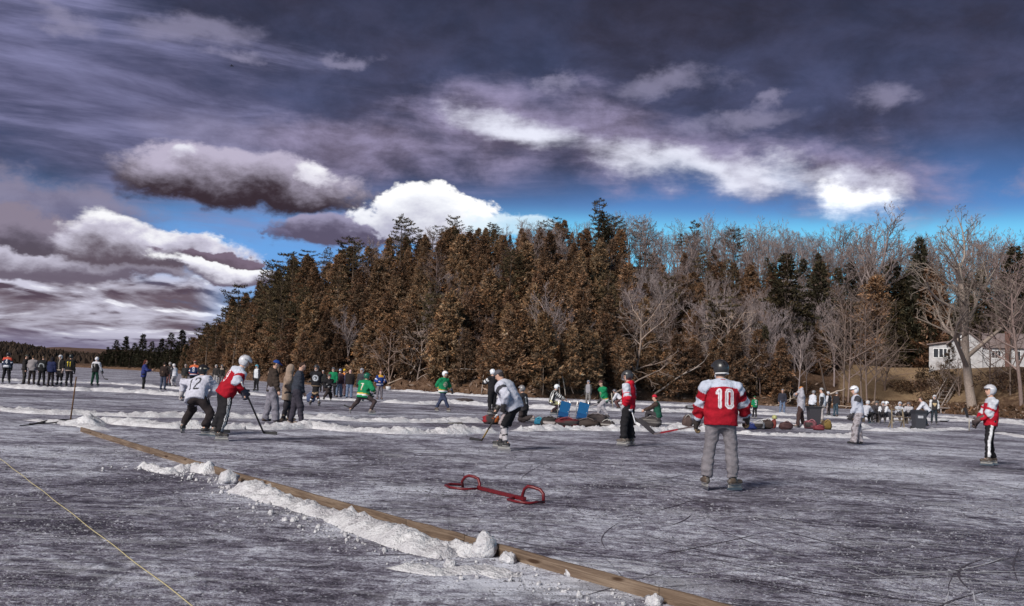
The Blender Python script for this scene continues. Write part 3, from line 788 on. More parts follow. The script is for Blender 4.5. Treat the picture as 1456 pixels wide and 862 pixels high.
def log(px0, py0, px1, py1, s, r, label, name='fallen_log', col=(.30, .25, .22), branches=0, cat='log'):
    """a dead trunk lying or leaning at the shore between two image points, at depth s past the waterline"""
    Y = I(SHORE, px0) + s
    a = atY(px0, py0, Y); b = atY(px1, py1, Y + random.uniform(-.6, .8))
    b.z = max(b.z, terr(px1, b.y) + .05 if terr(px1, b.y) > 0 else 0.1)
    base = a.copy(); m = MB(); rr = random.Random(px0)
    pts = [a.lerp(b, i / 5) + Vector((rr.uniform(-1, 1), rr.uniform(-1, 1), rr.uniform(-1, 1))) * r * .7 for i in range(6)]
    m.tube([p - base for p in pts], [r, r * .95, r * .85, r * .7, r * .55, r * .35], 6, c=col)
    for k in range(branches):
        q = pts[2 + k % 4]; d = Vector((rr.uniform(-1, 1), rr.uniform(-.5, .5), rr.uniform(-.1, 1))).normalized() * rr.uniform(.7, 1.6)
        m.tube([q - base, q - base + d * .6 + Vector((0, 0, .1)), q - base + d], [r * .4, r * .3, r * .15], 4, c=col)
    o = m.build(name, M_BARK, None, True, base); tag(o, label, cat)
    return o
random.seed(5)
log(583, 532, 607, 493, .8, .09, 'slim pale dead trunk leaning up from the shore, above the fallen pole', 'fallen_log', (.42, .37, .35), cat='dead trunk')
log(552, 546, 612, 533, .3, .10, 'long pale fallen trunk sloping down to the ice behind the blue-jersey spectator', 'fallen_log', (.34, .28, .25), 2, cat='dead trunk')
log(685, 560, 689, 522, .6, .07, 'thin pale dead stem standing upright behind the referee and white-jersey player', 'fallen_log', (.42, .37, .35), cat='dead trunk')
log(796, 562, 793, 520, .8, .07, 'left pale stem of the leaning pair behind the bent referee', 'fallen_log', (.45, .40, .37), cat='dead trunk')
log(804, 563, 797, 520, .7, .07, 'right pale stem of the leaning pair behind the bent referee', 'fallen_log', (.45, .40, .37), cat='dead trunk')
log(815, 560, 805, 529, 1.0, .06, 'short brown stem leaning right of the pale pair', 'fallen_log', (.32, .26, .23), cat='dead trunk')
log(772, 562, 772, 524, .8, .06, 'straight thin brown stem left of the bent referee', 'fallen_log', (.25, .2, .17), cat='dead trunk')
log(655, 524, 690, 527, 1.0, .05, 'broken pale branch with spiky twigs above the referee', 'dead_branch', (.5, .45, .44), 6, cat='branch')
log(868, 562, 935, 527, 1.2, .12, 'grey fallen trunk lying diagonally on the bank behind the red-hooded player', 'fallen_log', (.26, .21, .19), 3)
log(930, 560, 1000, 515, 1.5, .12, 'pale fallen branch tangle on the bank left of number 10', 'fallen_log', (.36, .31, .29), 5)
log(1085, 585, 1140, 560, .8, .10, 'grey fallen branch on the bank left of the orange-hat man', 'fallen_log', (.3, .25, .22), 3)
log(1176, 562, 1165, 515, 2.5, .16, 'dark leaning trunk at the foot of the hemlock pair', 'fallen_log', (.14, .11, .10), cat='dead trunk')
log(1123, 572, 1124, 553, .3, .09, 'short pale stump standing on the bank left of the orange-hat man', 'tree_stump', (.5, .44, .4), cat='stump')
log(1180, 560, 1202, 553, 1.5, .12, 'pale broken log lying on the bank left of the slim stems', 'fallen_log', (.5, .43, .40))
log(1190, 577, 1260, 583, .2, .08, 'thin pale log at the ice edge behind the white-jersey player', 'fallen_log', (.36, .3, .26))
log(940, 573, 1010, 577, -.6, .07, 'dark timber lying on the far ice left of number 10', 'fallen_log', (.12, .09, .08))
log(1075, 577, 1200, 583, -.8, .08, 'long dark timber lying on the far ice behind the orange-hat man', 'fallen_log', (.10, .075, .07))
# ------------------------------------------------------------------ figures from blended solids
def v3(a): return np.array(a, dtype=float)
def unit(a):
    a = np.asarray(a, float); n = np.linalg.norm(a); return a / n if n > 1e-9 else a

class Field:
    """a smooth union of capsules and ellipsoids sampled on a grid and turned into one closed surface"""
    def __init__(s): s.pr = []
    def cap(s, a, b, ra, rb, tagn='', k=.04, lat=None, sq=1.0, flat_a=False, flat_b=False):
        s.pr.append(('c', v3(a), v3(b), ra, rb, tagn, k, None if lat is None else unit(lat), sq, flat_a, flat_b)); return s
    def ell(s, c, axes, rad, tagn='', k=.03):
        s.pr.append(('e', v3(c), np.array([unit(x) for x in axes]), v3(rad), None, tagn, k, None, 1, 0, 0)); return s
    @staticmethod
    def dist(p, P):
        if p[0] == 'c':
            _, a, b, ra, rb, _, _, lat, sq, fa, fb = p
            if lat is not None:
                g = (1 - 1 / sq)
                Pq = P - (P @ lat)[..., None] * lat * g; a_ = a - lat * (a @ lat) * g; b_ = b - lat * (b @ lat) * g
            else: Pq, a_, b_ = P, a, b
            ab = b_ - a_; L2 = max(ab @ ab, 1e-9)
            t = np.clip(((Pq - a_) @ ab) / L2, 0, 1)
            d = np.linalg.norm(Pq - a_ - t[..., None] * ab, axis=-1) - (ra + (rb - ra) * t)
            ax = unit(b - a)
            if fa: d = np.maximum(d, -((P - a) @ ax))
            if fb: d = np.maximum(d, (P - b) @ ax)
            return d, t
        _, c, A, r = p[:4]
        q = (P - c) @ A.T
        k0 = np.linalg.norm(q / r, axis=-1); k1 = np.linalg.norm(q / (r * r), axis=-1) + 1e-9
        return k0 * (k0 - 1) / k1, np.zeros(q.shape[:-1])
    def bounds(s, p):
        if p[0] == 'c':
            m = max(p[3], p[4]) * (p[8] if p[7] is not None else 1.0)
            return np.minimum(p[1], p[2]) - m, np.maximum(p[1], p[2]) + m
        m = max(p[3]); return p[1] - m, p[1] + m
    def mesh(s, h, cut=None):
        B = [s.bounds(p) for p in s.pr]
        lo = np.min([b[0] for b in B], 0) - 3 * h; hi = np.max([b[1] for b in B], 0) + 3 * h
        n = np.ceil((hi - lo) / h).astype(int) + 1
        D = np.full(n, .3)
        ax = [lo[i] + np.arange(n[i]) * h for i in range(3)]
        for p, (bl, bh) in zip(s.pr, B):
            m = p[6] + 2.5 * h
            i0 = np.maximum(((bl - m - lo) / h).astype(int), 0); i1 = np.minimum(((bh + m - lo) / h).astype(int) + 2, n)
            sl = tuple(slice(i0[i], i1[i]) for i in range(3))
            G = np.stack(np.meshgrid(ax[0][sl[0]], ax[1][sl[1]], ax[2][sl[2]], indexing='ij'), -1)
            d, _ = s.dist(p, G)
            o = D[sl]; k = p[6]
            hh = np.clip(.5 + .5 * (o - d) / k, 0, 1)
            D[sl] = o * (1 - hh) + d * hh - k * hh * (1 - hh)
        if cut is not None:
            G = np.stack(np.meshgrid(*ax, indexing='ij'), -1); D = np.maximum(D, cut(G))
        return surface_net(D, lo, h)
    def label(s, V):
        """for each vertex the tag of the nearest solid, its parameter along it, its index"""
        best = np.full(len(V), 1e9); idx = np.zeros(len(V), int); T = np.zeros(len(V))
        for i, p in enumerate(s.pr):
            d, t = s.dist(p, V); m = d < best
            best[m] = d[m]; idx[m] = i; T[m] = t[m]
        tags = np.array([p[5] for p in s.pr], dtype=object)[idx]
        return tags, T, idx

def surface_net(D, lo, h):
    n = np.array(D.shape); S = D < 0
    c = [S[i:n[0]-1+i, j:n[1]-1+j, k:n[2]-1+k] for i in (0, 1) for j in (0, 1) for k in (0, 1)]
    cnt = sum(x.astype(np.int8) for x in c); mix = (cnt > 0) & (cnt < 8)
    I_ = np.argwhere(mix); vid = np.full(mix.shape, -1, int); vid[mix] = np.arange(len(I_))
    acc = np.zeros((len(I_), 3)); num = np.zeros(len(I_))
    cor = [(i, j, k) for i in (0, 1) for j in (0, 1) for k in (0, 1)]
    vals = {q: D[I_[:, 0] + q[0], I_[:, 1] + q[1], I_[:, 2] + q[2]] for q in cor}
    for q in cor:
        for a in range(3):
            if q[a]: continue
            q2 = list(q); q2[a] = 1; q2 = tuple(q2)
            v0, v1 = vals[q], vals[q2]; m = (v0 < 0) != (v1 < 0)
            t = np.where(m, v0 / np.where(m, v0 - v1, 1), 0)
            p = np.tile(np.array(q, float), (len(I_), 1)); p[:, a] = t
            acc[m] += p[m]; num[m] += 1
    V = (I_ + acc / np.maximum(num, 1)[:, None]) * h + lo
    quads = []
    for a in range(3):
        b, c_ = (a + 1) % 3, (a + 2) % 3
        s0 = [slice(None)] * 3; s1 = [slice(None)] * 3; s0[a] = slice(0, -1); s1[a] = slice(1, None)
        A0, A1 = S[tuple(s0)], S[tuple(s1)]
        for flip, E in ((False, A0 & ~A1), (True, ~A0 & A1)):
            e = np.argwhere(E); ok = (e[:, b] > 0) & (e[:, c_] > 0) & (e[:, b] < n[b] - 1) & (e[:, c_] < n[c_] - 1); e = e[ok]
            def cell(db, dc):
                q = e.copy(); q[:, b] += db; q[:, c_] += dc; return vid[q[:, 0], q[:, 1], q[:, 2]]
            Q = np.stack([cell(-1, -1), cell(0, -1), cell(0, 0), cell(-1, 0)], 1)
            quads.append(Q[:, ::-1] if flip else Q)
    return V, np.concatenate(quads)

def vnormals(V, Q):
    nrm = np.cross(V[Q[:, 2]] - V[Q[:, 0]], V[Q[:, 3]] - V[Q[:, 1]]); N = np.zeros_like(V)
    for i in range(4): np.add.at(N, Q[:, i], nrm)
    return N / (np.linalg.norm(N, axis=1, keepdims=True) + 1e-9)

# block digits as strokes in a 1 x 1.7 box
DIG = {'0': [[(.15, .2), (.15, 1.5), (.3, 1.7), (.7, 1.7), (.85, 1.5), (.85, .2), (.7, 0), (.3, 0), (.15, .2)]],
       '1': [[(.2, 1.4), (.52, 1.7), (.52, 0)]],
       '2': [[(.12, 1.4), (.3, 1.7), (.7, 1.7), (.88, 1.5), (.88, 1.15), (.12, .15), (.12, 0), (.9, 0)]],
       '4': [[(.7, 0), (.7, 1.7), (.1, .55), (.95, .55)]],
       '7': [[(.1, 1.7), (.9, 1.7), (.4, 0)]],
       '9': [[(.15, .15), (.3, 0), (.7, 0), (.85, .2), (.85, 1.5), (.7, 1.7), (.3, 1.7), (.15, 1.5), (.15, 1.0), (.3, .8), (.85, .8)]],
       '5': [[(.85, 1.7), (.15, 1.7), (.15, 1.0), (.65, 1.0), (.85, .8), (.85, .2), (.65, 0), (.15, 0)]],
       '3': [[(.12, 1.7), (.85, 1.7), (.85, 0), (.12, 0)], [(.35, .88), (.85, .88)]]}
def digit_dist(s, u, v, w, hgt):
    """distance to the strokes of string s centred on the origin (digit width w, height hgt)"""
    best = np.full(len(u), 9.0); n = len(s); gap = w * .18
    x0 = -(n * w + (n - 1) * gap) / 2
    for i, ch in enumerate(s):
        for line in DIG[ch]:
            for (ax, ay), (bx, by) in zip(line[:-1], line[1:]):
                a = np.array([x0 + i * (w + gap) + ax * w, (ay / 1.7 - .5) * hgt]); b = np.array([x0 + i * (w + gap) + bx * w, (by / 1.7 - .5) * hgt])
                ab = b - a; t = np.clip(((u - a[0]) * ab[0] + (v - a[1]) * ab[1]) / max(ab @ ab, 1e-9), 0, 1)
                best = np.minimum(best, np.hypot(u - a[0] - t * ab[0], v - a[1] - t * ab[1]))
    return best

def ik(A, T, l1, l2, hint):
    A, T, hint = v3(A), v3(T), v3(hint)
    d = T - A; L = np.linalg.norm(d); dr = d / max(L, 1e-6); L = min(max(L, abs(l1 - l2) * 1.05 + .01), (l1 + l2) * .997)
    a = (l1 * l1 - l2 * l2 + L * L) / (2 * L); hh = sqrt(max(l1 * l1 - a * a, 0))
    p = hint - dr * (hint @ dr); p = unit(p)
    return A + dr * a + p * hh, A + dr * L

PALE = (.80, .78, .82); WHITE = (.74, .74, .80); BLACK = (.018, .017, .020); RED = (.42, .012, .028); GREEN = (.012, .20, .085); GOLD = (.62, .36, .035)
NAVY = (.018, .035, .10); ORANGE = (.62, .16, .03); JEANS = (.13, .17, .26); GREY = (.24, .23, .25); BROWN = (.055, .036, .028); TAN = (.33, .23, .15); SKINC = (.55, .33, .25); HAIRC = (.06, .035, .02)

def person(label, px, py, h=1.78, yaw=0.0, lean=4.0, side=0.0, crouch=0.0, hip=None, neck=None, feet=None, hands=None, head=(0, 0), top=None, bottom=None, shoes='skate', shoecol=BLACK, gloves=None, hat=None, skin=SKINC, hair=HAIRC, beard=False, knee=None, seat=None, stance=.30, yfeet=(0, 0), bulk=1.0, group=None, fold=1.0, depth=None, elbow=None, cat='person', head_at=None):
    """one person. px,py: where the figure meets the ice in the photograph. yaw 0 looks away from the camera, +90 to the left.
    feet / hands: (left, right); each a local (x right, y forward, z up) or ('px', column, row, metres deeper)"""
    root_p = at(px, py) if depth is None else Vector((atY(px, py, depth).x, depth, max(0, atY(px, py, depth).z)))
    Yd = root_p.y; rz = R_(yaw)
    o = empty('person', root_p, rz, label, cat, group)
    s = h / 1.78
    vox = min(max(Yd * .00080, .0125), .030)
    Ri = np.array([[cos(rz), sin(rz), 0], [-sin(rz), cos(rz), 0], [0, 0, 1]])
    def loc(t):
        if t is None: return None
        if t[0] == 'px': w = np.array(atY(t[1], t[2], Yd + t[3])); return Ri @ (w - np.array(root_p))
        if t[0] == 'gr':
            w = at(t[1], t[2])
            if abs(w.y - Yd) > .32:
                w = atY(t[1], t[2], Yd + .32 * (1 if w.y > Yd else -1)); w.z = root_p.z
            w = np.array(w); return Ri @ (w - np.array(root_p))
        return v3(t) * (s if len(t) == 3 else 1)
    skate = shoes == 'skate'; sole = .085 if skate else .03
    # feet
    if feet is None: feet = ((-stance / 2, 0.0, 0), (stance / 2, 0.0, 0))
    fp = [loc(f) for f in feet]
    fpitch = [0, 0]
    ank = [f + np.array([0, 0, (.075 * s + sole)]) for f in fp]
    lt, ls = .445 * s, .43 * s
    # hips
    if hip is not None: hp = loc(hip)
    elif seat is not None: hp = np.array([0, -.42 * s, seat + .10])
    else:
        mid = (ank[0] + ank[1]) / 2; hp = np.array([mid[0], mid[1] - .012 * lean * .25, 0]); zz = []
        for i in (0, 1):
            q = hp[:2] + np.array([(-.095, .095)[i] * s, 0]) - ank[i][:2]
            zz.append(ank[i][2] + sqrt(max((lt + ls) ** 2 * .985 - q @ q, .1)))
        hp[2] = min(zz) - crouch + .02
    if neck is not None: S = unit(loc(neck) - hp)
    else:
        a, b = R_(lean), R_(side); S = unit([sin(b), sin(a) * cos(b), cos(a) * cos(b)])
    fwd = unit(np.array([0, 1.0, 0]) - S * S[1]) if abs(S[1]) < .95 else np.array([0, 0, -1.0])
    lat = unit(np.cross(fwd, S))            # to the person's right
    nk = hp + S * .555 * s
    sh = [nk - S * .095 * s + lat * x * .188 * s * bulk for x in (-1, 1)]
    hj = [hp + lat * x * .095 * s - S * .0 for x in (-1, 1)]
    kn = []
    for i in (0, 1):
        yf = R_(yfeet[i]); hint = np.array([-sin(yf) * .6, cos(yf) + .2, .25]) if seat is None else np.array([0, .4, 1.0])
        if knee: hint = v3(knee)
        k_, a_ = ik(hj[i], ank[i], lt, ls, hint); kn.append(k_); ank[i] = a_
    la, lf = .30 * s, .26 * s
    hd = hands or (None, None); el, wr = [], []
    for i in (0, 1):
        x = (-1, 1)[i]
        if hd[i] is None: T = sh[i] + np.array([0, 0, -1.0]) * .545 * s + lat * x * .07 + fwd * .06
        else: T = loc(hd[i])
        eh = (elbow[i] if elbow and elbow[i] is not None else (x * .8, -1.0, -.35))
        e_, w_ = ik(sh[i], T, la, lf, lat * eh[0] + fwd * eh[1] + S * eh[2]); el.append(e_); wr.append(w_)
    # head
    hy, hpz = R_(head[0]), R_(head[1])
    U0 = unit(S * .5 + np.array([0, 0, 1.0]) * .8)
    f0 = unit(np.array([0, 1.0, 0]) - U0 * U0[1]); l0 = np.cross(f0, U0)
    f1 = unit(f0 * cos(hy) - l0 * sin(hy)); l1 = np.cross(f1, U0)      # +yaw turns the head to the person's left
    HF = unit(f1 * cos(hpz) + U0 * sin(hpz)); HU = unit(U0 * cos(hpz) - f1 * sin(hpz)); HL = np.cross(HF, HU)
    hc = nk + U0 * .125 * s + HF * .035 * s + HU * .045 * s
    if head_at is not None: hc = loc(head_at)
    # ---------------- body: one continuous skin
    B = Field(); ax = (HL, HF, HU)
    B.ell(hc + HU * .02 * s, ax, v3((.074, .095, .100)) * s, 'head', .02)
    B.ell(hc + HF * .028 * s - HU * .055 * s, ax, v3((.055, .062, .068)) * s, 'head', .035)
    B.cap(hc + HF * .088 * s + HU * .012 * s, hc + HF * .108 * s - HU * .026 * s, .010 * s, .017 * s, 'head', .014)
    for x in (-1, 1):
        B.ell(hc + HL * x * .076 * s - HF * .005, ax, v3((.012, .022, .032)) * s, 'head', .012)
        B.ell(hc + HL * x * .032 * s + HF * .082 * s + HU * .024 * s, ax, v3((.026, .012, .010)) * s, 'head', .014)
    B.ell(hc + HF * .086 * s - HU * .060 * s, ax, v3((.024, .010, .009)) * s, 'head', .012)
    B.cap(nk - S * .03, hc - HU * .05 * s, .062 * s, .054 * s, 'neck', .04)
    B.cap(hp + S * .04, nk - S * .12 * s, .105 * s, .115 * s, 'torso', .06, lat, 1.35)
    B.cap(sh[0], sh[1], .065 * s, .065 * s, 'torso', .06)
    for i in (0, 1):
        B.cap(sh[i], el[i], .055 * s, .043 * s, 'arm', .03); B.cap(el[i], wr[i], .043 * s, .029 * s, 'arm', .02)
        B.cap(hj[i], kn[i], .085 * s, .058 * s, 'leg', .05); B.cap(kn[i], ank[i], .056 * s, .04 * s, 'leg', .03)
        fa = unit(wr[i] - el[i]); hand_shape(B, i, wr[i], fa, lat, fwd, S, s, False, bare=gloves is None)
        fdir = np.array([-sin(R_(yfeet[i])), cos(R_(yfeet[i])), 0]); B.cap(ank[i] - fdir * .03, ank[i] + fdir * .12 * s - np.array([0, 0, .03]), .038 * s, .03 * s, 'foot', .02)
    V, Q = B.mesh(min(vox, .020 if gloves is not None else .016))
    N = vnormals(V, Q); tg, T, ix = B.label(V)
    C = np.tile(np.array(skin), (len(V), 1))
    rel = (V - hc) / s; xl, xf, xu = rel @ HL, rel @ HF, rel @ HU
    hm = tg == 'head'
    eye = hm & (np.hypot(np.abs(xl) - .032, xu - .010) < .012) & (xf > .05); C[eye] = (.03, .02, .02)
    brow = hm & (np.abs(np.abs(xl) - .032) < .022) & (np.abs(xu - .034) < .007) & (xf > .05); C[brow] = hair
    lip = hm & (np.abs(xl) < .024) & (np.abs(xu + .060) < .010) & (xf > .05); C[lip] = (.40, .16, .14)
    if beard: C[hm & (xu < -.035) & (xf > -.02) & ~lip] = hair
    mesh_obj('body', V, Q, M_SKIN, o, C)
    # ---------------- trousers
    bt = dict(kind='pants', col=BLACK, loose=1.0); bt.update(bottom or {})
    lo_ = bt['loose']; W = Field(); short = bt['kind'] == 'shorts'
    W.cap(hp + S * .10 * s, hp - S * .03 * s, .125 * s * bulk, .135 * s * bulk, 'seat', .05, lat, 1.28)
    for i in (0, 1):
        if short:
            W.cap(hj[i], kn[i] * .90 + ank[i] * .10, .125 * s * lo_, .115 * s * lo_, 'thigh%d' % i, .06, None, 1, False, True)
        else:
            W.cap(hj[i], kn[i], .112 * s * lo_, .082 * s * lo_, 'thigh%d' % i, .05)
            end = ank[i] + (np.array([0, 0, .035]) if skate else np.array([0, 0, -.035]) * s)
            W.cap(kn[i], end, .080 * s * lo_, bt.get('cuff', .068) * s * lo_, 'shin%d' % i, .04, None, 1, False, True)
    V, Q = W.mesh(vox); N = vnormals(V, Q); tg, T, ix = W.label(V)
    ph = random.uniform(0, 6)
    leg = np.array([str(t)[:4] in ('thig', 'shin') for t in tg])
    A_ = .010 * fold * lo_ * s
    dz = folds(V, int(ph * 1000), 16, 34)
    low = np.array([str(t).startswith('shin') for t in tg]) * np.clip((T - .55) * 2.2, 0, 1)
    V = V + N * (A_ * 1.6 * dz * (.75 + .7 * low))[:, None]
    C = np.tile(np.array(bt['col']), (len(V), 1))
    for i in (0, 1):
        x = (-1, 1)[i]
        for nm, a, b in (('thigh%d' % i, hj[i], kn[i]), ('shin%d' % i, kn[i], ank[i])):
            m = tg == nm; dr = unit(b - a); q = V - a; q = q - (q @ dr)[:, None] * dr
            fx = q @ fwd if nm[0] == 't' else q @ unit(fwd - dr * (fwd @ dr)); lx = q @ lat * x
            if bt.get('stripe'):
                w = bt.get('stripew', .018)
                C[m & (np.abs(fx) < w) & (lx > 0)] = bt['stripe']
                if bt.get('double'): C[m & (np.abs(fx) < w * .4) & (lx > 0)] = bt['col']
    if bt.get('camo'):
        f = np.sin(V[:, 0] * 31 + 2 * np.sin(V[:, 2] * 23)) + np.sin(V[:, 2] * 37 + 3 * np.sin(V[:, 1] * 19 + V[:, 0] * 11)) + np.sin(V[:, 1] * 41)
        C[f > .9] = bt['camo']; C[f < -1.1] = np.array(bt['camo']) * 1.8
    if bt.get('hem') and short: C[leg & (T > .86)] = bt['hem']
    mesh_obj('hockey_shorts' if short else 'trousers', V, Q, M_CLOTH, o, C)
    if short:
        for i in (0, 1):
            K = Field(); K.cap(kn[i] * .9 + hj[i] * .1, ank[i] + (kn[i] - ank[i]) * .12, .082 * s, .062 * s, 'sock', .02, None, 1, False, True)
            V, Q = K.mesh(vox); tg, T, ix = K.label(V); C = np.tile(np.array(bt.get('sock', GREY)), (len(V), 1))
            for (t0, t1, c) in bt.get('sockbands', ()): C[(T > t0) & (T < t1)] = c
            mesh_obj('sock', V, Q, M_CLOTH, o, C)
    # ---------------- jersey or jacket
    tp = dict(col=BLACK, loose=1.0, sleeve=1.0, hemlen=.16); tp.update(top or {})
    J = Field(); lo_ = tp['loose'] * bulk
    hem = hp - S * (tp['hemlen'] - .06) * s
    J.cap(hem, nk - S * .17 * s, .150 * s * lo_, .152 * s * lo_, 'torso', .05, lat, 1.36, True, False)
    for i in (0, 1): J.cap(nk - S * .055 * s, sh[i] - S * .005, .080 * s * lo_, .084 * s * lo_, 'yoke', .07)
    J.cap(nk - S * .05 * s, nk + U0 * .015 * s, .085 * s, .068 * s, 'collar', .03, None, 1, False, True)
    for i in (0, 1):
        we = wr[i] - unit(wr[i] - el[i]) * (.05 * s if gloves is not None else .0)
        J.cap(sh[i], el[i], .088 * s * lo_, .080 * s * tp['sleeve'], 'upper%d' % i, .045)
        J.cap(el[i], we, .078 * s * tp['sleeve'], .058 * s * tp['sleeve'], 'fore%d' % i, .03, None, 1, False, True)
    if tp.get('hood') == 'down': J.ell(nk - fwd * .075 * s + S * .00 * s, (lat, fwd, S), v3((.115, .075, .075)) * s, 'hood', .04)
    V, Q = J.mesh(vox); N = vnormals(V, Q); tg, T, ix = J.label(V)
    ph = random.uniform(0, 6); rel = V - hp; along = rel @ S / s; lx = rel @ lat / s; fx = rel @ fwd / s
    arm = np.array([str(t)[:4] in ('uppe', 'fore') for t in tg])
    body_w = np.clip(1 - np.abs(along - .12) * 3.0, .15, 1)
    fold_t = folds(V, int(ph * 1000), 17, 30); fold_a = folds(V, int(ph * 777), 20, 40)
    V = V + N * (.0195 * fold * s * np.where(arm, fold_a, fold_t * body_w))[:, None]
    C = np.tile(np.array(tp['col']), (len(V), 1))
    tors = np.isin(tg.astype(str), ['torso', 'yoke', 'collar', 'hood'])
    if tp.get('front'): C[tors & (fx > .0) & (np.abs(lx) < .10)] = tp['front']
    for (a0, a1, c) in tp.get('bands', ()): C[tors & (along > a0) & (along < a1)] = c
    if tp.get('stripes'):
        C[tors & (np.sin(lx * 48) > .45)] = tp['stripes']; C[arm & (np.sin(T * 22 + np.where(np.char.startswith(tg.astype(str), 'fore'), 1.5, 0)) > 0)] = tp['stripes']
    if tp.get('yoke'):
        yk = tors & (along > tp.get('yokeat', .435) + .10 * np.clip(.12 - np.abs(lx), -.06, .12)); C[yk] = tp['yoke']
    for i in (0, 1):
        up_, fo_ = tg == 'upper%d' % i, tg == 'fore%d' % i
        for (t0, t1, c) in tp.get('upper', ()): C[up_ & (T >= t0) & (T <= t1)] = c
        for (t0, t1, c) in tp.get('fore', ()): C[fo_ & (T >= t0) & (T <= t1)] = c
        if tp.get('sleevecol'): C[up_ | fo_] = tp['sleevecol']
        if tp.get('upper') and tp.get('sleevecol'):
            for (t0, t1, c) in tp['upper']: C[up_ & (T >= t0) & (T <= t1)] = c
    if tp.get('collar'): C[(tg == 'collar')] = tp['collar']
    if tp.get('num'):
        st, cc, out = tp['num']; bk = tors & (fx < -.02); sz = tp.get('numsize', .27)
        ctr = tp.get('numpos', .30)
        d = digit_dist(st, lx * s, (along - ctr) * s, sz * .50, sz)
        if out is not None: C[bk & (d < sz * .098)] = out
        C[bk & (d < sz * (.026 if out is not None and tp.get('inner') else .062))] = cc
    if tp.get('logo'):
        bf = tors & (fx > .02); cc, ri = tp['logo']; d = np.hypot(lx, (along - .28))
        C[bf & (d < ri)] = cc; C[bf & (d < ri * .62)] = tp['col']; C[bf & (np.hypot(lx - .02, along - .27) < ri * .35)] = cc
    if tp.get('shield'):
        m = tors & (fx > .02) & (along > .16) & (along < .36) & (np.abs(lx) < .12 * np.clip((along - .13) / .16, 0, 1)); C[m] = tp['shield']
    if tp.get('backpatch'):
        c, r = tp['backpatch']; C[tors & (fx < -.03) & (np.abs(np.hypot(lx, along - .2) - r) < .028) & (along > .15)] = c
    if tp.get('zip'): C[tors & (fx > .03) & (np.abs(lx) < .012)] = tp['zip']
    mesh_obj(tp.get('name', 'jersey'), V, Q, M_CLOTH, o, C)
    # ---------------- gloves
    if gloves is not None:
        for i in (0, 1):
            G = Field(); fa = unit(wr[i] - el[i]); hand_shape(G, i, wr[i], fa, lat, fwd, S, s, True)
            V, Q = G.mesh(min(vox, .014)); tg, T, ix = G.label(V); C = np.tile(np.array(gloves), (len(V), 1)); C[tg == 'cuff'] = np.array(gloves) * 1.3
            if tp.get('glovepalm') is not None: C[tg == 'finger'] = tp['glovepalm']
            mesh_obj('glove', V, Q, M_LEATHER, o, C)
    # ---------------- feet
    for i in (0, 1):
        yf = R_(yfeet[i]); fd = np.array([-sin(yf), cos(yf), 0]); fl = np.array([cos(yf), sin(yf), 0]); z = np.array([0, 0, 1.0])
        shin = unit(kn[i] - ank[i])
        if seat is not None or shin[2] < .35: pass
        A = ank[i]; K = Field(); g = A - z * (.075 * s)            # underside of the boot
        if skate:
            K.cap(A + shin * .11 * s, A - z * .02, .056 * s, .052 * s, 'boot', .03, None, 1, True)
            K.cap(g + z * .045 - fd * .055 * s, g + z * .040 + fd * .15 * s, .046 * s, .040 * s, 'boot', .03)
            V, Q = K.mesh(min(vox, .018)); tg, T, ix = K.label(V); C = np.tile(np.array(shoecol), (len(V), 1))
            C[(V @ z < g[2] + .02)] = (.5, .48, .46); C[np.abs((V - A) @ fl) < .018] = np.array(shoecol) * .5 + .06
            sk = mesh_obj('skate', V, Q, M_LEATHER, o, C)
            m = MB(); m.bar(g - fd * .12 * s - z * .062, g + fd * .19 * s - z * .062, .006, .040, (.32, .31, .32)); m.build('skate_blade', M_STEEL, sk)
            m = MB(); m.bar(g - fd * .09 * s - z * .02, g + fd * .17 * s - z * .02, .020, .042, (.30, .29, .28)); m.build('blade_holder', M_PLASTIC, sk)
        else:
            tall = .26 if shoes == 'boot' else .05
            K.cap(A + shin * tall * s, A - z * .02, (.070 if shoes == 'boot' else .05) * s, .05 * s, 'shaft', .03, None, 1, True)
            K.cap(g + z * .040 - fd * .05 * s, g + z * .030 + fd * .17 * s, .045 * s, .040 * s, 'foot', .03)
            V, Q = K.mesh(min(vox, .018)); V[:, 2] = np.maximum(V[:, 2], g[2] - sole * .9); C = np.tile(np.array(shoecol), (len(V), 1)); C[V[:, 2] < g[2] + .005] = (.05, .045, .04)
            if bt.get('bootcamo'):
                f = np.sin(V[:, 0] * 61 + 2 * np.sin(V[:, 2] * 43)) + np.sin(V[:, 2] * 67 + 3 * np.sin(V[:, 1] * 39)); C[f > .9] = bt['bootcamo']
            mesh_obj('boot' if shoes == 'boot' else 'shoe', V, Q, M_LEATHER, o, C)
    # ---------------- head wear and hair
    hat = dict(hat or {}); kind = hat.get('kind'); hcol = hat.get('col', BLACK); top_c = hc + HU * .022 * s
    def face_cut(fr, lowz, bandw=.0):
        """keeps the part of a shell that is not in front of the face"""
        def cut(G):
            q = G - hc; f = q @ HF / s; u = q @ HU / s
            a = np.minimum(f - fr, -(u - lowz)); return np.maximum(a, -(u + .085 - bandw)) * s
        return cut
    if kind == 'helmet':
        K = Field(); K.ell(top_c + HU * .008 * s, ax, v3((.116, .140, .134)) * s, 'shell', .02)
        for x in (-1, 1): K.ell(hc + HL * x * .083 * s - HF * .015 * s - HU * .015 * s, ax, v3((.026, .052, .060)) * s, 'ear', .02)
        K.ell(hc + HF * .10 * s + HU * .072 * s, ax, v3((.085, .034, .018)) * s, 'brim', .03)
        hv = min(vox, .016); V, Q = K.mesh(hv, face_cut(.03, .045)); rel = (V - hc) / s; C = np.tile(np.array(hcol), (len(V), 1)); xl, xf, xu = rel @ HL, rel @ HF, rel @ HU
        vent = (np.abs(np.abs(xl) - .035) < .010) & (np.abs(np.sin(xf * 40)) > .5) & (xu > .08); C[vent] = np.array(hcol) * .25
        if hat.get('band'): C[(np.abs(xu - .035) < .012)] = hat['band']
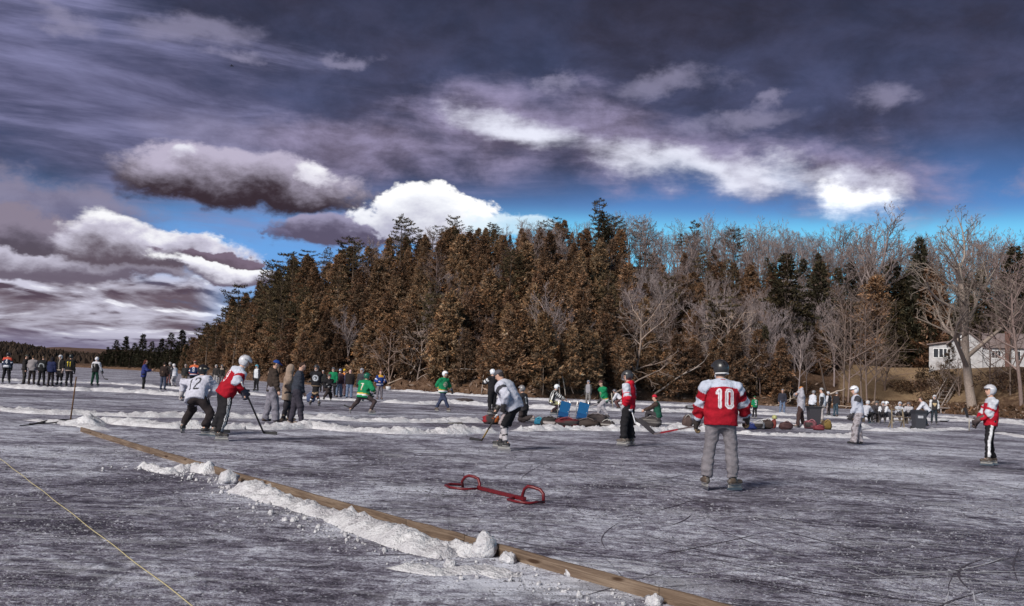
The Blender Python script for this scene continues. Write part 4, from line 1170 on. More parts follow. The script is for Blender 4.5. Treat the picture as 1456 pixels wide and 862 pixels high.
        if hat.get('mark'): C[(np.abs(xu - .055) < .014) & (np.abs(np.abs(xf + .01)) < .045)] = hat['mark']
        hl = mesh_obj('helmet', V, Q, M_SHELL, o, C)
        m = MB(); st = hat.get('strap', (.6, .6, .62)); pts = []
        for a in range(9):
            q = pi * a / 8; pts.append(hc + HL * cos(q) * .082 * s - HU * (.045 + .075 * sin(q)) * s + HF * (.0 + .055 * sin(q)) * s)
        m.tube(pts, .009 * s, 5, st); m.build('chin_strap', M_CLOTH, hl)
        if hat.get('nape'):
            m = MB(); m.tube([hc + HL * cos(q) * .108 * s - HF * (.02 + .105 * sin(q)) * s - HU * (.052 - .01 * sin(q)) * s for q in np.linspace(-.1, pi + .1, 11)], .011 * s, 6, (.68, .68, .70)); m.build('nape_strap', M_CLOTH, hl)
        if hat.get('cage'):
            m = MB()
            for zz in (.02, -.02, -.06, -.10):
                m.tube([hc + HL * sin(q) * .10 * s + HF * (.035 + .115 * cos(q) - max(0, -zz - .05) * .4) * s + HU * zz * s for q in np.linspace(-1.35, 1.35, 9)], .0045, 4, (.5, .5, .52))
            for q in (-1.1, -.55, 0, .55, 1.1):
                m.tube([hc + HL * sin(q) * .10 * s + HF * (.035 + .115 * cos(q) - max(0, -zz - .05) * .4) * s + HU * zz * s for zz in (.05, .02, -.02, -.06, -.10)], .0045, 4, (.5, .5, .52))
            m.build('face_cage', M_STEEL, hl)
    elif kind in ('beanie', 'cap', 'hood'):
        K = Field()
        if kind == 'hood':
            K.ell(hc - HF * .012 * s - HU * .008 * s, ax, v3((.118, .132, .150)) * s, 'hood', .03); K.cap(hc - HU * .09 * s - HF * .02, nk - S * .03, .11 * s, .12 * s, 'hood', .05)
            q0 = hc
            def cut(G):
                q = (G - hc); return np.minimum((q @ HF) / s - .062, .085 - np.hypot(q @ HL, (q @ HU) * .8) / s) * s
            V, Q = K.mesh(min(vox, .018), cut)
        else:
            K.ell(top_c + HU * (.012 if kind == 'beanie' else .004) * s, ax, v3((.089, .110, .118 if kind == 'beanie' else .108)) * s, 'cap', .02)
            lw = .028
            def cut(G):
                q = (G - hc); u = q @ HU / s; f = q @ HF / s; return (lw - f * -.25 - .0 - u) * s if kind == 'beanie' else (lw + .0 - u) * s
            V, Q = K.mesh(min(vox, .016), cut)
        C = np.tile(np.array(hcol), (len(V), 1))
        if hat.get('band'): C[((V - hc) @ HU / s) < .062] = hat['band']
        hl = mesh_obj({'beanie': 'knit_hat', 'cap': 'cap', 'hood': 'hood'}[kind], V, Q, M_CLOTH, o, C)
        if kind == 'cap':
            K = Field(); K.ell(hc + HF * .125 * s + HU * .040 * s, (HL, unit(HF - HU * .25), unit(HU + HF * .25)), v3((.070, .075, .012)) * s, 'visor', .02)
            V, Q = K.mesh(.012); mesh_obj('cap_visor', V, Q, M_CLOTH, hl, np.tile(np.array(hat.get('visor', hcol)), (len(V), 1)))
        if hat.get('pom'):
            K = Field(); K.ell(hc + HU * .155 * s, ax, v3((.035, .035, .035)) * s, 'pom'); V, Q = K.mesh(.016); mesh_obj('pompom', V, Q, M_CLOTH, hl, np.tile(np.array(hat['pom']), (len(V), 1)))
    if kind != 'hood' and not hat.get('bald'):
        K = Field(); K.ell(top_c - HF * .006 * s, ax, v3((.082, .102, .106)) * s, 'hair', .02)
        if hat.get('longhair'): K.cap(hc - HF * .05 * s, nk - fwd * .07 * s - S * .10 * s, .085 * s, .06 * s, 'hair', .05)
        def cut(G):
            q = G - hc; f = q @ HF / s; u = q @ HU / s; return np.maximum(np.minimum(f + .005, .075 - u), -(u + (.26 if hat.get('longhair') else .055))) * s
        V, Q = K.mesh(min(vox, .016), cut)
        if len(V) > 8: mesh_obj('hair', V, Q, M_CLOTH, o, np.tile(np.array(hair), (len(V), 1)))
    M = np.array([[cos(rz), -sin(rz), 0], [sin(rz), cos(rz), 0], [0, 0, 1]])
    Wd = lambda p: Vector(M @ p) + root_p
    return dict(o=o, hands=[Wd(wr[i] + unit(wr[i] - el[i]) * .075 * s) for i in (0, 1)], hip=Wd(hp), Y=Yd)

def hand_shape(Fd, i, w, fa, lat, fwd, S, s, glove, bare=True):
    """palm, four unequal curled fingers and a thumb off the side of the palm"""
    x = (-1, 1)[i]; palm_n = unit(-lat * x - fa * ((-lat * x) @ fa)); ac = unit(np.cross(fa, palm_n))     # across the knuckles
    if ac @ fwd < 0: ac = -ac
    g = 1.55 if glove else 1.0
    if glove: s = s * 1.22
    if glove: Fd.cap(w - fa * .11 * s, w + fa * .01, .054 * s, .046 * s, 'cuff', .02)
    Fd.ell(w + fa * .052 * s, (ac, fa, palm_n), v3((.042 * (1.15 if glove else 1), .052, .018 * g)) * s, 'palm', .012)
    if not glove and not bare:
        Fd.cap(w + fa * .05 * s, w + fa * .12 * s + palm_n * .03, .03 * s, .02 * s, 'finger', .02); return
    for k, (o, l) in enumerate(((.032, .074), (.011, .083), (-.011, .077), (-.031, .060))):
        b = w + fa * .092 * s + ac * o * s * (1.12 if glove else 1); r = .0092 * g * s
        k1 = b + unit(fa * .8 + palm_n * .6) * l * .48 * s; k2 = k1 + unit(fa * .05 + palm_n) * l * .36 * s; k3 = k2 + unit(palm_n * .6 - fa * .8) * l * .26 * s
        Fd.cap(b, k1, r * 1.08, r, 'finger', .006); Fd.cap(k1, k2, r, r * .93, 'finger', .006); Fd.cap(k2, k3, r * .93, r * .8, 'finger', .006)
    b = w + fa * .025 * s + ac * .034 * s; t1 = b + unit(ac * .7 + fa * .6 + palm_n * .35) * .042 * s; t2 = t1 + unit(ac * .1 + fa * .7 + palm_n * .7) * .034 * s
    Fd.cap(b, t1, .0125 * g * s, .0115 * g * s, 'finger', .01); Fd.cap(t1, t2, .0112 * g * s, .0095 * g * s, 'finger', .006)

def folds(V, seed, kx, kz, n=9):
    rg = np.random.default_rng(seed); f = np.zeros(len(V))
    W = V + .035 * np.sin(V[:, [1, 2, 0]] * 13 + rg.uniform(0, 6, 3))
    for i in range(n):
        k = rg.normal(0, 1, 3) * np.array([kx, kx, kz]); f += np.sin(W @ k + rg.uniform(0, 6)) / (1 + np.linalg.norm(k) / 45)
    return np.clip(f / 2.2, -1.3, 1.3)
# ------------------------------------------------------------------ hockey sticks
def stick(butt, heel, toe_dir, label, shaft=(.03, .028, .03), blade=(.03, .03, .032), tape=(.75, .75, .75), goalie=False, bladelen=.30, group=None, bladeup=None, stripe=None):
    butt, heel = Vector(butt), Vector(heel); d = (heel - butt).normalized(); td = Vector(toe_dir).normalized()
    o = empty('hockey_stick', heel, 0, label, 'hockey stick', group)
    m = MB(); L = (heel - butt).length
    if L > 1.5: butt = heel - d * 1.5; L = 1.5
    m.bar(butt - heel, -d * .04, .032, .022, shaft)
    if stripe: m.bar(butt - heel + d * L * .55, butt - heel + d * L * .85, .0335, .0235, stripe)
    m.bar(butt - heel - d * .002, butt - heel + d * .12, .036, .026, tape); m.build('shaft', M_STICK, o)
    m = MB(); n = 6; upv = Vector(bladeup) if bladeup else Vector((0, 0, 1)); sd = td.cross(upv).normalized(); pv = None; hgt = .062 if not goalie else .09
    u2 = sd.cross(td).normalized()
    vs, fs = [], []
    for k in range(n + 1):
        t = k / n; c = td * bladelen * t + sd * .05 * t * t + u2 * .012 * t * t - d * .03 * (1 - t)
        hh = hgt * (.8 + .4 * t) * (1 if t < .9 else .78)
        for a, b in ((-.008, -.005), (.008, -.005), (.008, hh), (-.008, hh)): vs.append(c + sd * a + u2 * b)
    for k in range(n):
        for j in range(4): fs.append((k*4+j, k*4+(j+1) % 4, (k+1)*4+(j+1) % 4, (k+1)*4+j))
    fs += [(0, 3, 2, 1), tuple(n*4 + j for j in range(4))]
    m.add(vs, fs, blade); m.build('blade', M_STICK, o)
    return o
def carry(p, heel_px, toe, label, hi=0, dy=0.0, z=None, **kw):
    """a stick in both hands of p, its heel at an image point"""
    a, b = p['hands'][hi], p['hands'][1 - hi]
    heel = at(*heel_px) if z is None else atY(heel_px[0], heel_px[1], p['Y'] + dy)
    if z is None: heel.z = .02
    d = (heel - b).normalized(); top = b - d * .45
    return stick(top, heel, toe, label, **kw)
# ------------------------------------------------------------------ the people, near ones first
H_BLK = dict(kind='helmet', col=(.03, .03, .034), nape=True, strap=(.7, .7, .72)); H_WHT = dict(kind='helmet', col=(.75, .75, .80), strap=BLACK)
BLK_PANTS = dict(col=BLACK)
p10 = person('red and white jersey number 10 with his back turned, in grey sweatpants and black helmet', 1027, 697, 1.84, yaw=2, lean=4, stance=.36,
    feet=(('gr', 1003, 697), ('gr', 1042, 699)), yfeet=(4, -58), bulk=1.12, hands=((-.40, .10, .93), (.43, .22, .98)), elbow=((-1, -.5, 0), (1, -.6, 0)),
    top=dict(col=(.33, .010, .022), yoke=(.47, .51, .62), upper=((0, .22, (.47, .51, .62)), (.62, .98, (.47, .51, .62))), fore=((.78, 1, (.47, .51, .62)),), num=('10', (.36, .26, .30), (.72, .72, .78)), inner=True, yokeat=.465, loose=1.10, sleeve=1.25, numsize=.25, collar=(.33, .010, .022), hemlen=.15, glovepalm=(.20, .14, .08)),
    bottom=dict(col=(.19, .175, .195), loose=1.06, cuff=.078), gloves=(.035, .028, .026), shoecol=(.09, .065, .05), hat=H_BLK, head=(34, 0))
stick(p10['hands'][0] + Vector((.28, .42, .04)), atY(926, 618, p10['Y'] + .15), (-.75, -.1, .62), 'dark hockey stick with red bands held level in the left hand of number 10', shaft=(.20, .16, .16), stripe=(.35, .03, .04), bladeup=(.6, -.2, .75), blade=(.045, .04, .045))

p9 = person('red jersey number 9 leaning forward over his stick, grey helmet, black pants with white stripe', 317, 626, 1.80, yaw=-58, feet=(('gr', 303, 627), ('gr', 312, 629)), yfeet=(-20, -30),
    hip=('px', 321, 557, 0), neck=('px', 345, 521, .06), hands=(('px', 351, 574, -.02), ('px', 347, 556, -.28)), head=(0, -12), bulk=1.08,
    top=dict(col=(.33, .010, .022), yoke=(.52, .55, .65), upper=((.0, .25, (.52, .55, .65)), (.60, 1, (.52, .55, .65))), num=('9', (.72, .70, .75), None), numsize=.26, loose=1.12, sleeve=1.2),
    bottom=dict(col=BLACK, stripe=(.75, .75, .78), stripew=.026, double=True, loose=1.08), gloves=(.03, .03, .05), shoecol=(.035, .03, .03), hat=dict(kind='helmet', col=(.55, .55, .60), mark=(.2, .2, .22)))
carry(p9, (376, 618), (1, -.1, 0), z=1, dy=.5, label='black hockey stick reaching to the ice in the hands of red number 9', hi=0)

p12 = person('white jersey number 12 bent forward with legs spread, black pants and black helmet', 281, 618, 1.78, yaw=-18, feet=(('gr', 259, 614), ('gr', 291, 621)), yfeet=(20, -50),
    hip=('px', 278, 566, 0), neck=('px', 286, 538, .34), hands=(('px', 258, 560, .45), ('px', 300, 560, .5)), elbow=((-1.4, .1, .4), (1.2, -.2, -.2)), head=(-25, 5), bulk=1.1,
    top=dict(col=(.50, .50, .59), num=('12', (.03, .03, .035), None), numsize=.29, loose=1.12, sleeve=1.2, numpos=.28), bottom=dict(col=(.028, .022, .024), loose=1.15), gloves=(.3, .28, .3), shoecol=BLACK, hat=dict(kind='helmet', col=BLACK, mark=(.5, .45, .35)))
stick(p12['hands'][1] + Vector((-.15, .1, .25)), at(308, 617) + Vector((0, 0, .02)), (1, .3, 0), 'black hockey stick of number 12, mostly hidden behind his legs')

pw = person('white-grey jersey player gliding with stick low, grey cap, black shorts and grey socks', 716, 640, 1.80, yaw=66, feet=(('gr', 719, 641), ('gr', 711, 639)), yfeet=(10, 15),
    hip=('px', 730, 576, 0), neck=('px', 712, 539, .05), hands=(('px', 716, 577, -.30), ('px', 705, 585, .12)), head=(0, -18), bulk=1.12, hair=(.05, .04, .04),
    top=dict(col=(.50, .51, .60), yoke=(.52, .54, .62), upper=((.22, .60, (.05, .05, .06)),), loose=1.16, sleeve=1.22, hemlen=.17),
    bottom=dict(kind='shorts', col=BLACK, stripe=(.30, .25, .26), stripew=.028, sock=(.45, .42, .45), sockbands=((.30, .36, BLACK), (.66, .74, BLACK))), gloves=(.03, .027, .028), shoecol=BLACK, hat=dict(kind='cap', col=(.10, .095, .11)))
stick(p_b := pw['hands'][1] + Vector((.30, .0, .42)), at(684, 629) + Vector((0, 0, .02)), (-1, .1, .05), 'black and gold hockey stick held low by the white-grey jersey player', shaft=(.05, .04, .03), stripe=(.40, .26, .06), blade=BLACK)

p890 = person('red hooded jersey with white shoulders, facing left, black helmet with cage and black pants', 890, 634, 1.80, yaw=62, lean=2, feet=(('gr', 886, 635), ('gr', 897, 634)), yfeet=(0, 0), hands=(('px', 887, 578, -.25), ('px', 897, 588, -.3)), head=(10, 0),
    top=dict(col=(.50, .012, .03), yoke=None, upper=((.0, .55, (.52, .54, .62)), (.62, .9, (.54, .56, .63))), shield=(.7, .7, .76), loose=1.05, sleeve=1.15, hood='down', collar=(.5, .012, .03)), bottom=dict(col=BLACK, loose=1.2, cuff=.085), gloves=(.40, .40, .44), shoecol=(.10, .08, .07), hat=dict(kind='helmet', col=(.05, .05, .055), cage=True))
stick(p890['hands'][1] + Vector((-.05, 0, .20)), atY(904, 604, p890['Y'] - .3), (.7, -.3, -.35), 'white-shafted stick tucked against the hip of the red-hooded player', shaft=(.65, .65, .7), blade=(.6, .6, .62), bladelen=.12)

p1220 = person('white-grey jersey player facing left in grey camouflage pants and white helmet', 1219, 633, 1.80, yaw=84, lean=8, feet=(('gr', 1214, 633), ('gr', 1223, 633)), hands=(('px', 1209, 594, -.1), ('px', 1214, 592, .18)), head=(0, -6),
    top=dict(col=(.50, .52, .61), upper=((.0, .30, (.05, .05, .06)),), loose=1.08, sleeve=1.15, hemlen=.2), bottom=dict(col=(.36, .33, .36), camo=(.17, .15, .16), loose=1.25, cuff=.085), gloves=(.04, .035, .04), shoes='shoe', shoecol=BLACK, hat=dict(kind='helmet', col=(.76, .76, .8), mark=(.1, .1, .12)))
p1410 = person('red jersey with white shoulders at the right edge, facing left, grey helmet, striped black pants', 1409, 662, 1.82, yaw=80, lean=-2, feet=(('gr', 1405, 663), ('gr', 1412, 662)), hands=(('px', 1392, 597, -.15), ('px', 1388, 602, .1)), head=(4, 2),
    top=dict(col=(.46, .012, .03), yoke=(.52, .54, .62), upper=((.0, .5, (.54, .56, .63)), (.68, 1, (.54, .56, .63))), loose=1.02, sleeve=1.15), bottom=dict(col=BLACK, stripe=(.7, .7, .74), stripew=.03), gloves=(.08, .06, .06), shoecol=(.08, .06, .05), hat=dict(kind='helmet', col=(.50, .50, .55), mark=(.8, .8, .82)))
stick(p1410['hands'][0] + Vector((.32, .1, .05)), atY(1373, 594, p1410['Y']), (-.15, .1, 1), 'stick held level with its black blade upright, by the red player at the right edge', blade=BLACK, shaft=(.25, .22, .22), bladeup=(1, 0, .15), bladelen=.24)

# walkers
person('man in blue cap, dark brown hooded jacket and grey pants walking right', 385, 602, 1.80, yaw=-68, lean=3, feet=(('gr', 376, 601), ('gr', 392, 602)), yfeet=(20, 0), head=(0, -14), hands=((-.22, .16, .86), (.24, .14, .86)),
    top=dict(name='jacket', col=(.045, .033, .028), loose=1.05, sleeve=1.1, hemlen=.14, hood='down'), bottom=dict(col=(.20, .19, .23), loose=1.25, cuff=.085), shoes='shoe', shoecol=(.07, .05, .045), hat=dict(kind='cap', col=(.02, .06, .26)))
person('person in tan hooded coat walking between the brown-jacket and dark-jacket men', 405, 600, 1.78, yaw=-72, lean=2, feet=(('gr', 402, 602), ('gr', 411, 598)), head=(0, -10), hands=((-.2, .16, .92), (.2, .2, .95)),
    top=dict(name='coat', col=(.27, .20, .16), loose=1.06, sleeve=1.05, hemlen=.30), bottom=dict(col=(.035, .032, .04)), shoes='boot', shoecol=(.22, .16, .11), hat=dict(kind='hood', col=(.30, .225, .18)))
person('bareheaded man in dark blue jacket and patterned tan rubber boots looking down to the right', 420, 604, 1.78, yaw=-76, lean=6, feet=(('gr', 412, 604), ('gr', 428, 605)), head=(0, -28), hands=((-.22, .12, .86), (.20, .20, .86)),
    top=dict(name='jacket', col=(.040, .045, .062), loose=1.03, sleeve=1.05, hemlen=.14), bottom=dict(col=(.045, .04, .055), loose=1.15, bootcamo=(.36, .29, .24)), shoes='boot', shoecol=(.24, .18, .15), hat=dict(kind=None), hair=(.05, .03, .025))

# middle distance
pg7 = person('green jersey number 7 striding with stick, green helmet and brown pants, seen from behind', 519, 589, 1.82, yaw=-28, feet=(('gr', 498, 588), ('gr', 527, 591)), yfeet=(30, -50), hip=('px', 516, 562, 0), neck=('px', 521, 538, .12), hands=(('px', 527, 562, .3), ('px', 533, 557, .05)), head=(-20, 0), bulk=1.08,
    top=dict(col=GREEN, bands=((.02, .06, (.60, .40, .05)), (-.03, .02, WHITE)), fore=((.5, .7, (.6, .4, .05)), (.7, 1, WHITE)), num=('7', (.75, .72, .68), (.55, .25, .1)), numsize=.24, loose=1.14, sleeve=1.15, hemlen=.17), bottom=dict(col=(.055, .040, .042)), gloves=(.03, .05, .04), shoecol=(.15, .13, .13), hat=dict(kind='helmet', col=(.015, .12, .075)))
stick(pg7['hands'][0] + Vector((.2, .1, .25)), at(497, 581) + Vector((0, 0, .02)), (-.9, .1, .25), 'black stick trailing behind the legs of green number 7', blade=BLACK)
person('green jersey player standing in dark blue pants and white helmet, turned right', 629, 586, 1.80, yaw=-140, feet=(('gr', 620, 586), ('gr', 637, 587)), head=(30, 0), hands=((-.34, .18, .98), (.30, .12, .98)),
    top=dict(col=GREEN, bands=((.0, .05, GOLD), (-.05, .0, WHITE)), fore=((.4, .62, GOLD), (.62, 1, WHITE)), logo=((.4, .38, .3), .11), loose=1.1, sleeve=1.15), bottom=dict(col=(.045, .055, .10)), gloves=(.04, .05, .06), shoes='skate', shoecol=(.10, .075, .06), hat=H_WHT)
person('black jersey player with big pale crest and tan-trimmed shorts standing among spectators', 446, 577, 1.82, yaw=172, feet=(('gr', 441, 577), ('gr', 454, 578)), hands=((.28, .22, 1.0), (-.28, .2, 1.02)), stance=.4,
    top=dict(col=BLACK, logo=((.45, .47, .52), .14), bands=((-.10, -.07, TAN),), loose=1.12, sleeve=1.15), bottom=dict(kind='shorts', col=BLACK, hem=TAN, sock=BLACK, sockbands=((.5, .56, (.3, .1, .06)), (.8, .9, WHITE))), gloves=BLACK, shoecol=(.1, .08, .07), hat=dict(kind='helmet', col=(.05, .05, .055), mark=(.6, .6, .6)))
person('black jersey player with round white crest, crouching to the right of the taller crest player', 466, 570, 1.78, yaw=205, feet=(('gr', 460, 571), ('gr', 470, 568)), lean=24, crouch=.22, hands=((.25, .45, .78), (-.25, .35, .85)), 
    top=dict(col=BLACK, logo=((.7, .7, .72), .13), bands=((-.02, .02, GOLD),), loose=1.1), bottom=dict(col=(.04, .03, .03), loose=1.15), gloves=BLACK, hat=dict(kind='helmet', col=(.08, .07, .07)))
person('green jersey player behind the crouching black-jersey player', 472, 566, 1.80, yaw=185, top=dict(col=GREEN, loose=1.1), bottom=dict(col=BLACK), gloves=BLACK, hat=dict(kind='helmet', col=(.1, .1, .11)))
person('small dark-clad spectator far behind between the two black-crest players', 458, 558, 1.7, yaw=180, top=dict(col=(.03, .03, .03), name='jacket'), bottom=dict(col=BLACK), shoes='shoe', hat=dict(kind='beanie', col=(.45, .42, .42)))
person('spectator in dark maroon jacket and jeans with a blue and white cap', 481, 566, 1.78, yaw=-20, top=dict(name='jacket', col=(.06, .03, .04), loose=1.05), bottom=dict(col=JEANS), shoes='shoe', shoecol=(.1, .08, .07), hat=dict(kind='beanie', col=(.20, .28, .48), band=(.7, .7, .72)))
person('spectator in yellow knit hat and orange scarf', 487, 564, 1.82, yaw=-30, top=dict(name='jacket', col=(.05, .05, .09), yoke=(.6, .22, .06), loose=1.05), bottom=dict(col=(.10, .06, .07)), shoes='shoe', hat=dict(kind='beanie', col=(.68, .42, .03)))
person('bald man in black jacket and blue jeans with his back turned', 496, 567, 1.78, yaw=8, top=dict(name='jacket', col=(.025, .02, .02), loose=1.1), bottom=dict(col=JEANS, loose=1.1), shoes='shoe', shoecol=BLACK, hat=dict(kind=None, bald=True), skin=(.58, .36, .32), hands=((-.24, .14, .84), (.24, .14, .84)))
person('player in grey helmet half hidden behind green number 7', 513, 571, 1.78, yaw=160, top=dict(col=(.05, .05, .06)), bottom=dict(col=BLACK), gloves=BLACK, hat=dict(kind='helmet', col=(.35, .34, .38)))
person('spectator in blue jersey with white and gold trim, looking up, grey pants', 539, 569, 1.80, yaw=-150, head=(-20, 22), top=dict(col=(.02, .05, .22), yoke=(.60, .32, .04), bands=((.02, .05, WHITE), (-.03, .0, WHITE)), upper=((.5, .75, WHITE),), loose=1.08), bottom=dict(col=(.16, .14, .16)), shoes='shoe', hat=dict(kind='beanie', col=(.12, .04, .045)), hands=((-.2, .25, 1.15), (.2, .25, 1.15)))
prf = person('referee in black and white stripes and white helmet behind the white-grey jersey player', 699, 590, 1.90, yaw=35, top=dict(col=BLACK, upper=((.12, .36, (.6, .6, .62)), (.55, .8, (.6, .6, .62))), loose=1.05), bottom=dict(col=BLACK, loose=1.15), gloves=None, shoecol=BLACK, hat=dict(kind='helmet', col=(.72, .74, .80)), hands=((-.12, .30, 1.45), (.28, .3, 1.0)), stance=.22)
pk = person('black jersey number 11 on one knee with a skate kicked back to the right', 745, 601, 1.78, yaw=62, hip=('px', 745, 581, 0), neck=('px', 743, 558, .05), feet=(('px', 755, 600, .15), ('px', 757, 599, -.1)), yfeet=(0, 0), knee=(0, .7, -1.0), hands=((-.2, .45, .75), (.3, .40, .80)),
    top=dict(col=(.035, .032, .036), num=('11', (.72, .72, .75), None), numsize=.26, loose=1.1), bottom=dict(col=(.05, .04, .042), loose=1.1), gloves=BLACK, shoecol=(.25, .22, .22), hat=dict(kind='helmet', col=(.22, .21, .22)))
person('referee in black and white stripes bending to the right behind the blue chairs, white helmet', 787, 590, 1.80, yaw=-78, hip=('px', 784, 571, 0), neck=('px', 790, 555, 0), feet=(('gr', 785, 590), ('gr', 790, 589)), hands=((-.2, .5, .70), (.2, .55, .72)), head=(0, -6),
    top=dict(col=BLACK, stripes=(.7, .7, .7), loose=1.0), bottom=dict(col=(.04, .025, .03), stripe=(.6, .55, .3), stripew=.03), shoecol=BLACK, hat=dict(kind='helmet', col=(.72, .74, .78)))
pgr = person('green jersey player in brown knit hat and grey pants, right of the blue chairs', 857, 596, 1.80, yaw=118, feet=(('gr', 851, 596), ('gr', 864, 598)), lean=18, crouch=.08, hands=(('px', 850, 577, -.3), ('px', 864, 575, -.25)), head=(0, -8),
    top=dict(col=GREEN, bands=((.0, .05, GOLD), (-.05, 0, WHITE)), fore=((.6, 1, WHITE),), logo=((.42, .36, .28), .10), loose=1.1), bottom=dict(col=(.36, .34, .37), loose=1.1), gloves=(.03, .03, .03), shoecol=(.12, .1, .1), hat=dict(kind='beanie', col=(.10, .05, .05)))
stick(pgr['hands'][1] + Vector((.1, 0, .12)), atY(834, 580, pgr['Y'] - .3), (-1, 0, .1), 'stick held level by the green player in the brown knit hat', shaft=(.4, .38, .36), bladelen=.15)
person('small far player in white left of the green player in the knit hat', 836, 577, 1.75, yaw=150, top=dict(col=(.28, .27, .30), sleevecol=(.05, .05, .05)), bottom=dict(col=(.2, .19, .19)), gloves=BLACK, hat=dict(kind='helmet', col=(.3, .3, .36)))
person('far player in white bent low at the left of the red-hooded player', 880, 583, 1.70, yaw=70, lean=48, crouch=.3, top=dict(col=(.62, .62, .68)), bottom=dict(col=(.1, .05, .05)), gloves=BLACK, hat=dict(kind='helmet', col=(.1, .1, .12)), hands=((-.2, .5, .5), (.2, .5, .5)))
person('person in red knit hat and green vest with brown sleeves sitting on a dark bag', 921, 604, 1.78, yaw=75, seat=.30, feet=((-.12, .12, 0), (.12, .10, 0)), lean=12, hands=((-.1, .2, .55), (.15, .2, .55)), head=(0, -5), shoes='shoe', top=dict(name='vest', col=(.02, .09, .06), sleevecol=(.06, .04, .035), num=('9', WHITE, None), numsize=.18, loose=1.08), bottom=dict(col=(.05, .045, .05)), hat=dict(kind='beanie', col=(.45, .02, .04)))
person('green jersey player mostly hidden behind the right arm of number 10', 1073, 596, 1.2, yaw=20, top=dict(col=GREEN, num=('9', WHITE, None), fore=((.6, 1, GOLD),)), bottom=dict(col=BLACK), gloves=BLACK, hat=dict(kind='beanie', col=(.02, .1, .05)))
person('far spectator in dark jacket and jeans near the ice edge, left of the orange-hat man', 1112, 590, 1.80, yaw=170, top=dict(name='jacket', col=(.035, .035, .05)), bottom=dict(col=JEANS), shoes='shoe', hat=dict(kind='beanie', col=(.25, .24, .26)))
person('man in orange knit hat and light grey jacket with a hand raised to his mouth', 1139, 608, 1.84, yaw=80, lean=-2, head=(0, 4), feet=(('gr', 1134, 609), ('gr', 1143, 608)), yfeet=(0, -20), hands=((-.10, .20, 1.52), (.06, .22, 1.48)), top=dict(name='jacket', col=(.38, .37, .42), loose=1.12, sleeve=1.15, hemlen=.26), bottom=dict(col=(.06, .036, .034), loose=1.15), shoes='shoe', shoecol=(.06, .05, .05), hat=dict(kind='beanie', col=(.52, .20, .06)), beard=True)
person('player in white jersey behind the open black bin', 1154, 597, 1.70, yaw=-70, lean=12, top=dict(col=(.60, .62, .70), loose=1.1), bottom=dict(col=BLACK), gloves=BLACK, hat=dict(kind='helmet', col=(.2, .2, .22)))
person('player in black and white jersey and grey pants standing right of the open black bin', 1169, 603, 1.80, yaw=70, top=dict(col=(.60, .62, .68), sleevecol=(.03, .03, .035), upper=((.0, .3, (.6, .62, .68)),), loose=1.05), bottom=dict(col=(.40, .36, .36), loose=1.15), gloves=BLACK, shoecol=(.2, .15, .1), hat=dict(kind='beanie', col=(.36, .36, .38), band=(.2, .22, .22)))
person('far player in white and black standing behind the bins near the shore', 1178, 592, 1.72, yaw=40, top=dict(col=BLACK, sleevecol=(.6, .6, .66)), bottom=dict(col=(.05, .04, .04), stripe=(.6, .5, .5)), gloves=BLACK, hat=dict(kind='helmet', col=(.5, .5, .54)))
person('far person in dark jacket and dark jeans near the shore, left of the camouflage-pants player', 1188, 593, 1.75, yaw=-60, lean=8, top=dict(name='jacket', col=(.03, .028, .032)), bottom=dict(col=(.05, .08, .11)), shoes='shoe', hat=dict(kind='beanie', col=(.3, .28, .3)))

# left-hand groups
person('player at the left edge in dark jersey with white stripes, orange shoulders and number 4', 8, 545, 1.82, yaw=4, top=dict(col=(.02, .028, .055), yoke=(.5, .08, .05), upper=((.0, .3, (.5, .08, .05)), (.6, .8, WHITE)), bands=((.02, .06, WHITE), (-.05, -.01, WHITE)), num=('4', WHITE, None), numsize=.28, loose=1.1, sleeve=1.1), bottom=dict(col=BLACK, loose=1.1), gloves=BLACK, hat=dict(kind='helmet', col=(.035, .03, .035)), stance=.4)
person('man in dark jacket at the left of the standing group, facing right', 33, 547, 1.80, yaw=-70, top=dict(name='jacket', col=(.025, .022, .024), loose=1.05), bottom=dict(col=(.05, .045, .045), loose=1.1), shoes='boot', shoecol=BLACK, hat=dict(kind='cap', col=(.06, .065, .06)))
person('man in grey sweatshirt and dark pants with his back turned', 44, 548, 1.78, yaw=12, top=dict(name='sweatshirt', col=(.24, .22, .23), loose=1.08), bottom=dict(col=(.03, .024, .024)), shoes='shoe', hat=dict(kind=None), hands=((-.2, .2, .95), (.22, .2, .95)))
person('person in black jacket with a curved grey stripe on the back', 58, 549, 1.78, yaw=-6, top=dict(name='jacket', col=(.016, .016, .018), backpatch=((.30, .32, .34), .16), loose=1.12), bottom=dict(col=BLACK), shoes='boot', shoecol=BLACK, hat=dict(kind='beanie', col=(.018, .016, .018), band=(.30, .20, .12)), stance=.36)
person('person in navy jacket and hood beside the person with the curved grey stripe', 71, 550, 1.72, yaw=-10, top=dict(name='jacket', col=(.02, .025, .07), loose=1.1), bottom=dict(col=(.02, .016, .018)), shoes='boot', shoecol=BLACK, hat=dict(kind='hood', col=(.016, .014, .018)))
person('black jersey player with white helmet and white ankle bands facing the camera', 84, 549, 1.80, yaw=165, top=dict(col=(.02, .018, .018), bands=((-.08, -.03, (.45, .38, .32)),), zip=(.4, .36, .3), loose=1.08), bottom=dict(kind='shorts', col=BLACK, sock=BLACK, sockbands=((.8, .9, WHITE),)), gloves=(.3, .22, .2), hat=dict(kind='helmet', col=(.62, .62, .66)))
person('black jersey with yellow number 11 and a pale waist band, back turned', 97, 551, 1.84, yaw=-4, top=dict(col=(.016, .016, .016), num=('11', (.62, .48, .05), None), numsize=.27, bands=((-.10, -.05, (.45, .34, .30)),), loose=1.1), bottom=dict(col=BLACK), gloves=BLACK, hat=dict(kind='helmet', col=(.03, .035, .035)))
